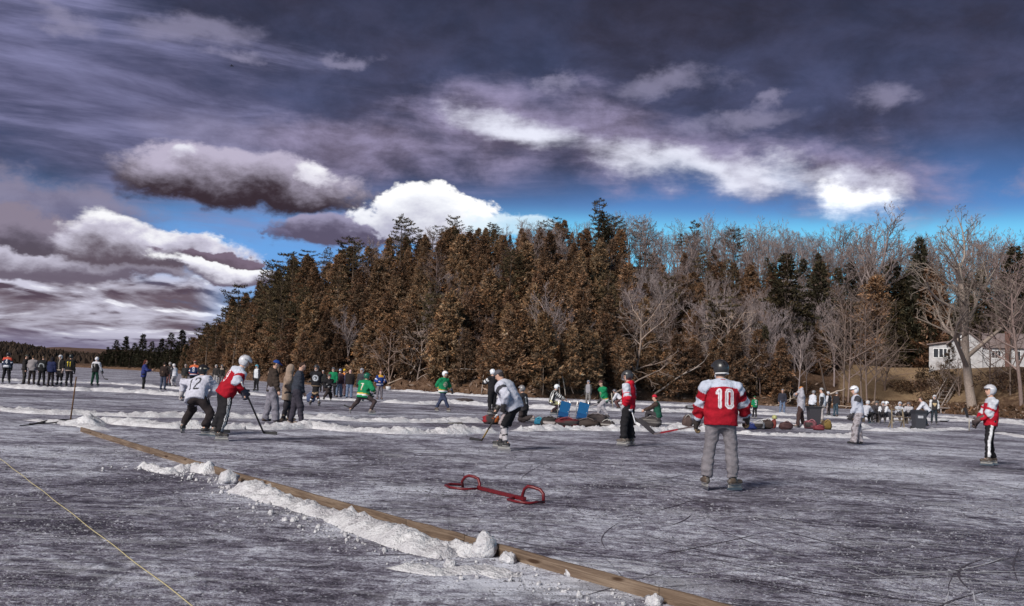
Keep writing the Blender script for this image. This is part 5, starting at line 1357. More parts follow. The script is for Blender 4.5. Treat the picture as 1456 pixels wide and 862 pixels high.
p8 = person('player with white sleeves, white helmet and dark green pants standing alone with stick', 134, 550, 1.80, yaw=-12, top=dict(col=(.018, .018, .02), sleevecol=(.55, .55, .6), yoke=(.5, .5, .55), num=('5', (.5, .48, .48), None), numsize=.2, loose=1.08), bottom=dict(col=(.016, .05, .035)), gloves=BLACK, hat=H_WHT, stance=.44, hands=((-.34, .2, .95), (.34, .25, .98)))
stick(p8['hands'][1] + Vector((-.2, 0, .15)), atY(149, 540, p8['Y'] + .2), (1, .2, -.1), 'dark stick held out to the right by the lone player with white sleeves', bladelen=.2)
person('person in long blue jacket with dark red hair and tan boots, facing right', 203, 556, 1.80, yaw=-70, top=dict(name='coat', col=(.03, .04, .16), loose=1.05, hemlen=.26), bottom=dict(col=(.02, .02, .022)), shoes='boot', shoecol=(.34, .20, .13), hat=dict(kind=None, longhair=True), hair=(.09, .025, .02), hands=((-.15, .4, 1.25), (.2, .4, 1.2)))
person('person in dark jacket and jeans wearing a brown backpack', 231, 555, 1.72, yaw=-14, top=dict(name='jacket', col=(.03, .02, .018), backpatch=((.13, .09, .07), .02), loose=1.1), bottom=dict(col=(.06, .07, .11)), shoes='shoe', hat=dict(kind='beanie', col=(.025, .018, .018)))
person('player in dark jersey with white shoulder stripes behind the backpack wearer', 239, 549, 1.74, yaw=-20, top=dict(col=(.03, .025, .025), upper=((.2, .8, (.6, .58, .58)),), loose=1.1), bottom=dict(col=(.12, .05, .05)), gloves=BLACK, hat=dict(kind='helmet', col=(.3, .28, .27)))
person('player in white and black jersey stooping left of the orange-shouldered number 9', 247, 552, 1.70, yaw=60, lean=14, crouch=.08, top=dict(col=(.6, .6, .66), sleevecol=(.04, .04, .05), loose=1.1), bottom=dict(col=(.4, .38, .4)), gloves=BLACK, hat=dict(kind='helmet', col=(.55, .53, .55)))
person('dark-clad far spectator left of the orange-shouldered number 9', 262, 550, 1.70, yaw=10, top=dict(name='jacket', col=(.03, .03, .032)), bottom=dict(col=(.15, .11, .08)), shoes='shoe', hat=dict(kind='helmet', col=(.25, .2, .19)))
person('navy jersey number 9 with orange shoulders, standing behind white number 12', 274, 557, 1.86, yaw=-2, top=dict(col=(.018, .03, .085), yoke=(.52, .12, .05), upper=((.0, .25, (.52, .12, .05)), (.7, .9, WHITE)), fore=((.0, .4, (.5, .1, .05)),), bands=((.0, .03, (.5, .12, .06)), (-.04, -.01, WHITE)), num=('9', WHITE, None), numsize=.26, loose=1.14, sleeve=1.1), bottom=dict(col=BLACK), gloves=BLACK, hat=dict(kind='beanie', col=(.25, .08, .06), band=(.4, .3, .28)))
person('far player in black jersey left of red number 9', 306, 549, 1.74, yaw=180, top=dict(col=(.04, .035, .035)), bottom=dict(col=(.35, .33, .33)), gloves=BLACK, hat=dict(kind='helmet', col=(.45, .43, .43)))
person('far player in black and tan close against the far player in black jersey', 314, 549, 1.76, yaw=190, top=dict(col=(.03, .028, .028), yoke=(.3, .24, .2)), bottom=dict(col=(.12, .10, .10)), gloves=BLACK, hat=dict(kind='helmet', col=(.2, .2, .2)))
person('player in white with a light blue helmet behind red number 9', 364, 557, 1.80, yaw=150, top=dict(col=(.6, .62, .66), sleevecol=(.04, .04, .05), loose=1.08), bottom=dict(col=BLACK), gloves=BLACK, hat=dict(kind='helmet', col=(.12, .35, .45)))

# players resting by the shore on a low bench
for lab, px, py, yaw, t_, b_, hc_ in (
    ('seated player in white with dark knees at the left end of the bench', 1236, 602, -60, (.46, .47, .53), (.03, .028, .03), (.55, .55, .58)),
    ('seated player in black second from the left on the bench by the shore', 1247, 601, 170, (.05, .045, .05), (.04, .035, .04), (.12, .12, .12)),
    ('seated player in dark jersey with white sleeves third from the left on the bench', 1255, 603, 150, (.10, .09, .10), (.05, .045, .05), (.6, .6, .64)),
    ('seated player in white jersey leaning right on the bench by the shore', 1264, 602, -110, (.46, .47, .53), (.05, .05, .06), (.70, .72, .76)),
    ('seated player in white jersey behind the wooden chair frame', 1281, 601, 185, (.44, .45, .50), (.06, .05, .05), (.5, .5, .55)),
    ('seated player in white at the right end of the bench, left of the wheeled bin', 1291, 601, 150, (.42, .41, .45), (.05, .045, .05), (.16, .14, .15))):
    person(lab, px, py, 1.78, yaw=yaw, seat=.42, lean=22, feet=((-.14, .14, 0), (.14, .10, 0)), hands=((-.14, .22, .62), (.14, .22, .62)), top=dict(col=t_, sleevecol=(.62, .63, .68) if 'white sleeves' in lab else None, loose=1.1), bottom=dict(col=b_, loose=1.2), gloves=BLACK, shoecol=(.12, .11, .11), hat=dict(kind='helmet', col=hc_))
person('man in white shirt and dark shorts bending over to the left behind the wheeled bin', 1316, 606, 1.80, yaw=72, lean=38, crouch=.05, feet=((-.1, .05, 0), (.14, -.1, 0)), hands=((-.2, .55, .8), (.2, .55, .8)), top=dict(name='shirt', col=(.62, .63, .70), loose=1.1), bottom=dict(col=(.02, .03, .045), loose=1.1), shoes='shoe', hat=dict(kind=None), hair=(.12, .10, .10))
person('player in black and white with a white helmet standing right of the bending man', 1328, 604, 1.74, yaw=170, lean=6, top=dict(col=(.04, .035, .035), sleevecol=(.6, .6, .62), shield=(.55, .42, .25), loose=1.12), bottom=dict(col=(.03, .04, .05)), gloves=BLACK, hat=dict(kind='helmet', col=(.62, .62, .66)))
# ------------------------------------------------------------------ snow
def snow_material():
    m, t, b = material('packed_snow')
    P = t.new('ShaderNodeTexCoord').outputs['Object']
    n1 = t.noise(P, 3.5, 6, 0.6); n2 = t.noise(P, 22, 5, 0.65)
    c = t.ramp(t.add(t.mul(n1, .6), t.mul(n2, .4)), [(0.32, (0.42, 0.40, 0.44)), (0.5, (0.68, 0.67, 0.71)), (0.66, (0.86, 0.86, 0.89))])
    t.l.new(c, b.inputs['Base Color']); b.inputs['Roughness'].default_value = .7; b.inputs['Specular IOR Level'].default_value = .2
    bump(t, b, t.add(t.mul(n1, .7), n2), .05)
    return m
M_SNOW = snow_material()
def nz(x, y, z, s, o=3):
    return mnoise.fractal(Vector((x * s, y * s, z)), 0.9, 2.1, o)
def resample(P, step):
    out = [P[0]]
    for a, b in zip(P[:-1], P[1:]):
        n = max(1, int((b - a).length / step))
        out += [a.lerp(b, (i + 1) / n) for i in range(n)]
    return out
def snow_bank(pix, width, height, seed, label, step=None, name='snow_bank', group=None, cat='snow bank', rough=.55, gaps=.35):
    """a low ridge of shovelled snow along image points lying on the ice"""
    far = step is None
    if far: width *= .5; height *= .54; rough = 1.35; gaps = .5
    pts = [at(*p) for p in pix]; base = pts[0].copy(); d0 = min(p.y for p in pts)
    step = step or max(.05, d0 * .0024); P = resample(pts, step); n = len(P); m = 13
    V = []
    for i, p in enumerate(P):
        a = P[max(0, i - 2)]; b = P[min(n - 1, i + 2)]; t = (b - a).normalized(); s = Vector((-t.y, t.x, 0))
        env = min(1, i / 4, (n - 1 - i) / 4) if n > 10 else sin(pi * i / (n - 1))
        k = max(.12, 1 + nz(p.x, p.y, seed, .55) * 1.1 * gaps / .35 * .6)
        wv = nz(p.x, p.y, seed + 9, .8) * .3 * width
        for j in range(m):
            u = j / (m - 1) * 2 - 1; q = p + s * (u * width * .5 * (.75 + .35 * k) + wv)
            h = height * k * env * max(0, 1 - abs(u) ** 1.6)
            f = .5 / max(width, .4) if not far else 1.1 if d0 < 45 else .6
            h += rough * height * (1 - abs(u) ** 3) * env * (nz(q.x, q.y, seed + 3, 3.2 * f, 4) * .6 + .55 * abs(nz(q.x, q.y, seed + 5, 7 * f, 3)))
            V.append(Vector((q.x, q.y, max(h, 0) if abs(u) < .99 else -.02)) - Vector((base.x, base.y, 0)))
    Fc = [(i*m+j, (i+1)*m+j, (i+1)*m+j+1, i*m+j+1) for i in range(n - 1) for j in range(m - 1)]
    o = mesh_obj(name, V, Fc, M_SNOW, loc=(base.x, base.y, 0)); tag(o, label, cat, group)
    return o
snow_bank([(110, 606), (150, 600), (190, 604), (235, 608), (290, 609), (345, 609), (380, 611), (440, 607), (500, 613), (560, 616), (640, 616), (700, 615)], 1.5, .20, 1, 'near snow ridge running from the far plank end behind the red number 9 player')
snow_bank([(735, 613), (800, 611), (860, 612), (910, 613), (960, 612), (1010, 614), (1080, 619), (1160, 621), (1230, 623)], 1.6, .20, 2, 'near snow ridge in front of the equipment bags and behind number 10')
snow_bank([(1225, 612), (1270, 614), (1330, 612), (1372, 611)], 1.5, .16, 3, 'short bright snow ridge in front of the wheeled bin')
snow_bank([(-60, 578), (0, 583), (60, 588), (130, 590), (200, 592), (260, 593), (330, 594), (420, 594), (520, 599), (600, 600), (680, 600)], 2.0, .17, 4, 'second snow ridge across the left side, just behind the shovel')
snow_bank([(850, 603), (900, 600), (960, 604), (1030, 606), (1090, 607)], 2.0, .14, 5, 'second snow ridge behind the equipment bags')
snow_bank([(-60, 546), (0, 550), (60, 554), (130, 556), (200, 559), (260, 563), (300, 565)], 2.4, .26, 6, 'snow ridge at the feet of the standing group at the left')
snow_bank([(-40, 540), (100, 544), (160, 546), (240, 552), (330, 559), (420, 566), (480, 569), (520, 571)], 2.0, .16, 7, 'thin far snow ridge behind the standing group at the left')
snow_bank([(540, 572), (600, 575), (640, 573), (690, 577), (750, 580), (800, 583), (880, 584)], 2.6, .22, 8, 'snow ridge behind the green players, at the feet of the blue-jersey spectator')
snow_bank([(560, 556), (640, 561), (720, 566), (800, 571), (900, 575), (1000, 579), (1100, 585)], 3.0, .22, 9, 'far snow ridge close to the wooded shore')
snow_bank([(900, 585), (980, 586), (1060, 588), (1140, 592), (1230, 596), (1300, 598), (1456, 600)], 3.0, .22, 10, 'far snow ridge behind the bins and the bench')
snow_bank([(1080, 597), (1130, 600), (1180, 605), (1230, 608)], 2.4, .18, 11, 'snow ridge around the open black bin')
snow_bank([(1060, 605), (1120, 607), (1200, 611), (1230, 607)], 1.8, .20, 12, 'broad snow ridge at the feet of the orange-hat man')
snow_bank([(1330, 592), (1400, 598), (1480, 607)], 2.2, .16, 13, 'snow patch on the far ice behind the red player at the right edge')
snow_bank([(1420, 616), (1456, 622), (1500, 628)], 1.3, .10, 14, 'low streak of snow at the right edge behind the red player')
snow_bank([(40, 597), (100, 603), (150, 612)], .8, .07, 15, 'thin snow streak under the black blade of the snow shovel')
# the heap along the plank and the loose lumps by it
snow_bank([(352, 698), (385, 706), (430, 722), (470, 736), (510, 751), (560, 768), (610, 784), (655, 791)], .44, .082, 21, 'long lumpy heap of shovelled snow along the near side of the plank', step=.022, rough=1.25, gaps=.5)
snow_bank([(612, 782), (640, 783), (676, 792)], .24, .085, 22, 'bright white end of the snow heap by the plank', step=.02, rough=1.1)
snow_bank([(202, 664), (226, 670), (248, 674)], .24, .05, 23, 'small low heap of snow lumps left of the plank, farthest from the camera', step=.025, rough=1.5)
snow_bank([(246, 671), (272, 669), (298, 674)], .25, .075, 24, 'small snow heap against the plank between its two dark joints', step=.025, rough=1.5)
snow_bank([(560, 805), (620, 815), (690, 812), (720, 822)], .30, .03, 26, 'thin crust of swept snow in front of the bright heap end', step=.03, rough=1.6)
def chunk(px, py, r, label, seed, squash=.8):
    p = at(px, py); rr = random.Random(seed); V, Fc = [], []
    bm_n, bm_m = 18, 12
    for i in range(bm_m + 1):
        th = pi * i / bm_m
        for j in range(bm_n):
            ph = 2 * pi * j / bm_n; d = Vector((sin(th) * cos(ph), sin(th) * sin(ph), cos(th)))
            k = r * (1 + .38 * mnoise.fractal(d * 1.6 + Vector((seed, 0, 0)), 1, 2, 4) + .12 * mnoise.noise(d * 6 + Vector((0, seed, 0))))
            V.append((d.x * k, d.y * k, d.z * k * squash + r * squash * .55))
    for i in range(bm_m):
        for j in range(bm_n): Fc.append((i*bm_n+j, (i+1)*bm_n+j, (i+1)*bm_n+(j+1) % bm_n, i*bm_n+(j+1) % bm_n))
    o = mesh_obj('snow_chunk', V, Fc, M_SNOW, loc=p); tag(o, label, 'snow chunk', 'loose snow chunks by the plank')
for a in ((324, 687, .13, 'rounded snow chunk leaning on the plank above the long heap', 1), (367, 694, .085, 'small snow chunk between the leaning chunk and the long heap', 2), (381, 697, .06, 'smallest snow chunk at the top end of the long heap', 3), (688, 791, .098, 'tall bright snow chunk standing against the near part of the plank', 4, 1.25), (722, 800, .07, 'low snow chunk just right of the tall bright chunk', 5), (811, 818, .05, 'little square snow lump stuck to the near plank', 6), (405, 741, .03, 'tiny snow crumb on the ice below the long heap', 7), (417, 742, .035, 'tiny double snow crumb on the ice below the long heap', 8), (640, 806, .05, 'low snow crumb in front of the bright heap end', 9), (930, 860, .06, 'snow lump against the plank at the bottom edge of the photo', 10)): chunk(*a)

def crumbs():
    rg = np.random.default_rng(4); V, Fc = [], []
    path = [at(*p) for p in ((195, 664), (300, 676), (345, 694), (430, 726), (510, 755), (560, 774), (620, 790), (700, 800), (760, 818), (930, 862))]
    path = resample(path, .05)
    for i in range(480):
        p = path[int(rg.random() * len(path))]; sp = abs(rg.normal(0, .24)) + .0
        q = p + Vector((-sp * .75 + rg.normal(0, .06), -sp * .8 + rg.normal(0, .05), 0)); r = min(.045, rg.lognormal(-4.75, .55)); n = len(V)
        k = rg.normal(0, .25, 8)
        for j, (x, y, z) in enumerate(((-1,-1,-.5),(1,-1,-.5),(1,1,-.5),(-1,1,-.5),(-.6,-.6,.8),(.6,-.6,.8),(.6,.6,.8),(-.6,.6,.8))):
            V.append((q.x + r * x * (1 + k[j]), q.y + r * y * (1 + k[(j + 3) % 8]), r * (z + .45) * (1 + k[(j + 5) % 8])))
        Fc += [(n, n+3, n+2, n+1), (n+4, n+5, n+6, n+7), (n, n+1, n+5, n+4), (n+1, n+2, n+6, n+5), (n+2, n+3, n+7, n+6), (n+3, n, n+4, n+7)]
    o = mesh_obj('snow_crumbs', V, Fc, M_SNOW); tag(o, 'small crumbs of snow scattered on the ice along the plank', 'snow', kind='stuff')
crumbs()

def frost_grit():
    """granular frost and ice crumbs frozen to the lake surface, clumped like the scraped snow"""
    rg = np.random.default_rng(12); n = 90000
    px = rg.uniform(-160, 1620, n); py = rg.uniform(632, 930, n)
    hor = 511 + .0445 * px; Y = F * CAMH / (py - hor) * .985; X = (px - 728) / F * Y
    k = np.array([mnoise.noise(Vector((x * .7, y * .7, 4.0))) + .6 * mnoise.noise(Vector((x * 2.6, y * 2.6, 1.0))) for x, y in zip(X, Y)])
    keep = rg.random(n) < np.clip(.42 + k * .9, .05, 1); X, Y = X[keep], Y[keep]; n = len(X)
    r = np.minimum(rg.lognormal(-4.85, .36, n) * np.clip(Y / 9, .55, 1.6), .022); a = rg.uniform(0, 6.28, n)
    V = np.zeros((n, 5, 3))
    for j in range(4):
        rr_ = r * rg.uniform(.6, 1.5, n); V[:, j, 0] = X + np.cos(a + j * 1.571) * rr_ * 1.3; V[:, j, 1] = Y + np.sin(a + j * 1.571) * rr_; V[:, j, 2] = -.002
    V[:, 4, 0] = X + rg.normal(0, .4, n) * r; V[:, 4, 1] = Y + rg.normal(0, .4, n) * r; V[:, 4, 2] = r * rg.uniform(.35, .95, n)
    b = np.arange(n)[:, None] * 5
    Fc = np.concatenate([np.concatenate([b + j, b + (j + 1) % 4, b + 4], 1) for j in range(4)])
    c = np.repeat(np.clip(rg.lognormal(-1.45, .38, (n, 1)), .05, .42) * np.array([[.95, .95, 1.10]]), 5, 0)
    o = mesh_obj('frost_grit', V.reshape(-1, 3), Fc, M_GRIT, cols=c, smooth=False); tag(o, 'grains of scraped frost frozen to the lake ice', 'frost', kind='stuff')
M_GRIT = mat_attr('frost_grain', 0.7, 0.3, 60, 0.15, 0.0)
frost_grit()
def skate_marks():
    rr = random.Random(31); V, Fc, C = [], [], []
    for i in range(300):
        px = rr.uniform(150, 1600); py = rr.uniform(635, 900)
        if py > 607 + (px - 113) * .272 - 12: continue
        p = at(px, py); a = rr.uniform(0, 6.28); kq = rr.gauss(0, .16); L = rr.uniform(.5, 2.8); n = 16; w = rr.uniform(.004, .0105)
        col = (.075, .065, .082) if rr.random() < .6 else (.45, .45, .50); z = .0035 + .0006 * (i % 5)
        x, y = p.x, p.y; b = len(V)
        for j in range(n + 1):
            t = j / n; ww = w * (sin(pi * min(1, t * 1.02)) ** .5 + .05) * rr.uniform(.6, 1.3)
            V.append((x - sin(a) * ww, y + cos(a) * ww, z)); V.append((x + sin(a) * ww, y - cos(a) * ww, z)); C += [col, col]
            x += cos(a) * L / n; y += sin(a) * L / n; a += kq * L / n + rr.gauss(0, .02)
        Fc += [(b + 2*j, b + 2*j + 1, b + 2*j + 3, b + 2*j + 2) for j in range(n)]
    o = mesh_obj('skate_marks', V, Fc, M_GRIT, cols=C, smooth=False); tag(o, 'curving dark and white skate cuts across the rink ice', 'skate marks', kind='stuff')
skate_marks()

# ------------------------------------------------------------------ plank edging
def wood_material():
    m, t, b = material('pine_plank')
    P = t.new('ShaderNodeTexCoord').outputs['Object']
    g = t.noise(t.map(P, (1.2, 30, 30)), 1.4, 6, .65, .6); w = t.noise(t.map(P, (.7, 6, 6)), 1.2, 4, .6); k = t.noise(t.map(P, (1.6, 7, 7)), 1.0, 2, .4)
    c = t.ramp(t.add(t.mul(g, .65), t.mul(w, .35)), [(.32, (.058, .038, .029)), (.5, (.155, .108, .078)), (.68, (.29, .22, .165))])
    c = t.mix(t.ss(k, .70, .76), c, (.055, .03, .018, 1))
    t.l.new(c, b.inputs['Base Color']); b.inputs['Roughness'].default_value = .75; b.inputs['Specular IOR Level'].default_value = .2
    bump(t, b, g, .006)
    return m
M_PLANK = wood_material()
PL = [at(*p) for p in ((113, 613.5), (210, 644.5), (298, 671.5), (375, 694), (493, 729), (581, 755), (707, 790.5), (815, 819.5), (936, 855.5), (1052, 888), (1200, 930))]
def plank_run(cuts, labels):
    acc = [0]
    for a, b in zip(PL[:-1], PL[1:]): acc.append(acc[-1] + (b - a).length)
    def pos(s):
        for i in range(len(PL) - 1):
            if s <= acc[i + 1] or i == len(PL) - 2: return PL[i].lerp(PL[i + 1], (s - acc[i]) / (acc[i + 1] - acc[i]))
    def s_of(px):
        lo, hi = 0, acc[-1]
        for _ in range(40):
            md = (lo + hi) / 2
            if project(pos(md))[0] < px: lo = md
            else: hi = md
        return lo
    for k, (a, b) in enumerate(zip(cuts[:-1], cuts[1:])):
        A, B = pos(s_of(a)), pos(s_of(b)); d = (B - A); L = d.length; ang = atan2(d.y, d.x)
        m = MB(); n = 8; th = .036; hh = .098 + (.004 if k % 2 else 0)
        vs = []
        for i in range(n + 1):
            x = .004 + (L - .008) * i / n; wob = .004 * sin(i * 1.7 + k)
            e = .005
            for y, z in ((0, -.01), (th, -.01), (th, hh - e), (th - e, hh), (e, hh), (0, hh - e)): vs.append((x, y + wob, z + wob * .6))
        fs = [(i*6+j, (i+1)*6+j, (i+1)*6+(j+1) % 6, i*6+(j+1) % 6) for i in range(n) for j in range(6)] + [tuple(range(6)), tuple(n*6 + j for j in reversed(range(6)))]
        m.add(vs, fs); o = m.build('plank', M_PLANK, None, False, A); o.rotation_euler = (0, 0, ang)
        tag(o, labels[k], 'plank', 'planks edging the rink')
plank_run((114, 212, 300, 577, 660, 937, 1150), ('farthest plank of the rink edging, starting in the snow by the shovel', 'second plank from the far end of the rink edging', 'plank of the rink edging behind the small snow heaps and the long heap', 'short plank of the rink edging hidden behind the bright heap end', 'plank with long grain right of the tall bright snow chunk', 'nearest plank with dark knots, running out of the bottom of the photo'))

# ------------------------------------------------------------------ red goal frame, shovel, line
def goal():
    A = at(684, 697); B = at(742, 712); o = empty('goal_frame', (A + B) / 2, 0, 'low red metal pond hockey goal frame with two hoops and a joining bar', 'goal frame')
    c0 = (A + B) / 2; red = (.13, .007, .012)
    def w(px, py, z=None, Y=None):
        return (at(px, py, z or 0) if Y is None else atY(px, py, Y)) - c0
    m = MB(); m.bar(w(680, 697) + Vector((0, 0, .035)), w(746, 713) + Vector((0, 0, .03)), .045, .045, red); m.build('crossbar', M_RED, o)
    for nm, pts, base in (('l', [(658, 693), (657, 685), (661, 678.5), (667, 676.5), (674, 678), (680, 681), (682, 688), (682, 697)], [(682, 697), (660, 698), (640, 695.5), (633, 692.5), (640, 690.5), (658, 691.5)]),
                          ('r', [(743, 712), (743, 704), (746, 695), (751, 691.5), (758, 693), (768, 696.5), (772.5, 702), (773, 716)], [(773, 716), (752, 718), (734, 716), (722, 713), (732, 709), (743, 709.5)])):
        Y = at(*pts[-1]).y; y0 = at(*pts[0]).y; n = len(pts)
        P = [atY(x, y, y0 + (Y - y0) * i / (n - 1)) - c0 for i, (x, y) in enumerate(pts)]
        m = MB(); m.tube(P, .021, 8, red); m.build('hoop', M_RED, o, True)
        m = MB(); m.tube([w(x, y) + Vector((0, 0, .022)) for x, y in base], .017, 8, red); m.build('base_rail', M_RED, o, True)
goal()
def shovel():
    g = at(100, 600); o = empty('snow_shovel', g, 0, 'wide black snow scraper lying on the ice with its wooden handle standing up', 'snow shovel')
    m = MB(); top = atY(108.5, 536, g.y + .1); m.tube([Vector((0, 0, .02)), (top - g) * .5, top - g], [.019, .018, .017], 8, (.13, .075, .045)); m.build('handle', M_WOODB, o, True)
    m = MB(); pts = [at(103, 599) - g, at(84, 599.5) - g, at(66, 600) - g, at(42, 605) - g, at(27, 606) - g]
    for a, b, ha, hb in zip(pts[:-1], pts[1:], (.05, .06, .05, .03), (.06, .05, .03, .02)):
        m.add([a, b, b + Vector((0, .04, hb)), a + Vector((0, .04, ha)), a + Vector((0, .05, 0)), b + Vector((0, .05, 0)), b + Vector((0, .06, hb)), a + Vector((0, .06, ha))], [(0,1,2,3),(5,4,7,6),(3,2,6,7),(1,0,4,5),(0,3,7,4),(2,1,5,6)], (.02, .018, .018))
    m.build('blade', M_PLASTIC, o)
    m = MB(); m.tube([at(103, 599) - g + Vector((0, 0, .05)), at(76, 603) - g + Vector((0, 0, .03)), at(42, 605) - g + Vector((0, 0, .03))], .015, 6, (.02, .018, .018)); m.build('brace', M_PLASTIC, o, True)
shovel()
def line():
    P = [at(-90, 582.5), at(0, 653), at(68, 705), at(136, 758), at(204, 810), at(272, 862), at(360, 930)]; c = P[3].copy()
    P = resample(P, .25); m = MB(); m.tube([p - c + Vector((.006 * sin(i * .9), 0, .008)) for i, p in enumerate(P)], .0042, 6, (.46, .40, .24))
    o = m.build('string', M_CLOTH, None, True, c); tag(o, 'thin yellow line stretched across the ice in the lower left corner', 'string')
line()

# ------------------------------------------------------------------ bags and gear by the rink
def blob(name, px, py, w, h, d, col, label, cat='bag', accents=(), seed=0, mat=None, yaw=0.0, strap=None, group='equipment bags and gear on the ice'):
    """a slumped, stuffed bag: width w, height h, depth d in metres"""
    p = at(px, py); o = empty(name, p, R_(yaw), label, cat, group); rr = random.Random(seed * 7 + 1)
    n, m = 28, 16; V, C = [], []
    for i in range(m + 1):
        th = pi * i / m
        for j in range(n):
            ph = 2 * pi * j / n
            sx = abs(cos(ph)) ** .75 * (1 if cos(ph) > 0 else -1); sy = abs(sin(ph)) ** .75 * (1 if sin(ph) > 0 else -1); r = sin(th) ** .7; zc = cos(th); zc = abs(zc) ** .8 * (1 if zc > 0 else -1)
            q = Vector((sx * r, sy * r, zc)); k = 1 + .20 * mnoise.fractal(q * 1.5 + Vector((seed * 3.1, 0, 0)), 1, 2, 3) + .06 * mnoise.noise(q * 7 + Vector((0, seed, 0)))
            V.append((q.x * k * w / 2, q.y * k * d / 2, max(0.0, (q.z * k * .5 + .46) * h)))
            c = col
            for (ang, zlo, zhi, cc) in accents:
                if zlo <= zc <= zhi and abs(((ph - R_(ang) + pi) % (2 * pi)) - pi) < .75 + .3 * mnoise.noise(q * 3): c = cc
            C.append(c)
    Fc = [(i*n+j, (i+1)*n+j, (i+1)*n+(j+1) % n, i*n+(j+1) % n) for i in range(m) for j in range(n)]
    mesh_obj('bag_body' if cat == 'bag' else 'bundle', V, Fc, mat or M_NYLON, o, cols=C)
    sc = strap or tuple(min(.5, x * 2.2 + .04) for x in col)
    mb = MB(); mb.tube([(-w * .30, -d * .38, h * .75), (-w * .15, -d * .42, h * .98), (w * .05, -d * .30, h * 1.10), (w * .22, -d * .40, h * .95), (w * .30, -d * .38, h * .72)], .016, 5, sc); mb.build('strap', M_CLOTH, o, True)
    return o
DK = (.030, .025, .026); DR = (.24, .015, .022); BR = (.050, .036, .032)
blob('duffel_bag', 698, 603, .62, .34, .42, DK, 'black and red duffel bag with an orange end, left of the kneeling number 11', accents=((200, -.5, .9, (.25, .015, .022)), (330, -.5, .8, (.42, .10, .02))), seed=1)
blob('equipment_pile', 660, 573, 1.3, .30, .7, (.06, .045, .045), 'long dark pile of gear on the far ice left of the referee', cat='gear pile', seed=2)
blob('duffel_bag', 766, 604, .34, .26, .3, (.02, .16, .26), 'small turquoise bag at the left end of the gear row', seed=3)
blob('duffel_bag', 781, 607, .60, .36, .45, DK, 'black bag with pale bits between the turquoise bag and the red bag', accents=((270, -.4, .2, (.4, .36, .36)),), seed=4)
blob('duffel_bag', 804, 608, .95, .34, .55, (.09, .010, .015), 'red and black hockey bag in front of the left blue chair', accents=((250, -.6, .1, DK), (310, -.2, .6, (.05, .04, .04))), seed=5)
blob('duffel_bag', 833, 608, .95, .32, .55, BR, 'dark brown slumped bag in front of the right blue chair', seed=6)
blob('duffel_bag', 845, 604, 1.1, .42, .6, (.060, .046, .046), 'large grey-brown bag lying behind the dark brown slumped bag', seed=7)
blob('duffel_bag', 862, 609, .55, .30, .4, (.045, .035, .035), 'dark bag with a pale strap at the right end of the gear row', accents=((280, -.2, .2, (.4, .37, .35)),), seed=8, strap=(.4, .38, .36))
blob('duffel_bag', 900, 607, .5, .34, .45, DK, 'dark bag just right of the red-hooded player', seed=9)
blob('duffel_bag', 925, 607, .85, .40, .6, (.06, .052, .052), 'rounded dark striped bag under the person in the red knit hat', accents=((290, -.1, .1, (.22, .2, .19)), (240, .3, .5, (.2, .18, .17))), seed=10)
blob('backpack', 977, 609, .42, .50, .35, (.085, .055, .05), 'brown rounded backpack standing alone left of number 10', seed=11, strap=(.4, .38, .36))
blob('equipment_pile', 1066, 611, .5, .26, .4, (.018, .03, .13), 'blue bundle on the ice right of number 10', cat='gear pile', seed=12)
blob('equipment_pile', 1078, 610, .55, .36, .45, (.30, .29, .31), 'white and black heap of gear right of the blue bundle', cat='gear pile', accents=((250, -.5, .4, DK),), seed=13)
blob('duffel_bag', 1090, 610, .5, .40, .45, (.05, .035, .032), 'dark brown bag beside the white and black gear heap', seed=14)
blob('duffel_bag', 1100, 609, .22, .40, .25, (.16, .03, .025), 'small upright red-brown bag under the yellow-green helmet', seed=15)
blob('duffel_bag', 1117, 611, .58, .34, .4, (.07, .034, .036), 'maroon oval bag lying alone on the snow left of the orange-hat man', seed=16)
blob('equipment_pile', 1152, 610, .55, .40, .5, (.20, .07, .085), 'pinkish red heap of gear at the foot of the open black bin', cat='gear pile', accents=((230, -.5, .6, (.04, .03, .03)),), seed=17)
blob('equipment_pile', 1164, 612, .5, .22, .4, (.16, .03, .04), 'flat red bundle in front of the open black bin', cat='gear pile', seed=18)
blob('duffel_bag', 1175, 611, .48, .42, .4, (.17, .11, .03), 'yellow and brown bag right of the open black bin', accents=((200, -1, 1, (.08, .05, .03)),), seed=19)
blob('equipment_pile', 1340, 600, .9, .25, .5, (.45, .45, .48), 'white and black heap lying right of the player beside the bending man', cat='gear pile', accents=((270, -1, -.1, DK),), seed=20)
blob('equipment_pile', 985, 582, 1.2, .3, .6, (.05, .045, .05), 'low dark heap on the far shore ice left of number 10', cat='gear pile', accents=((270, -.2, .5, (.25, .26, .3)),), seed=21)
blob('equipment_pile', 442, 572, .45, .5, .4, (.06, .08, .16), 'blue bundle on the ice left of the big pale crest player', cat='gear pile', seed=22)
p = at(1101, 602); p = atY(1101, 600, at(1100, 609).y)
def ball_helmet():
    F_ = Field(); F_.ell((0, 0, .10), np.eye(3), (.115, .14, .12), 'shell'); V, Q = F_.mesh(.02, lambda G: -(G[..., 2] - .04))
    q = atY(1101, 601, at(1100, 609).y); q.z = .36
    o = mesh_obj('loose_helmet', V, Q, M_SHELL, None, np.tile(np.array((.38, .38, .16)), (len(V), 1)), loc=q); tag(o, 'yellow-green helmet lying on top of the small upright red-brown bag', 'helmet')
ball_helmet()

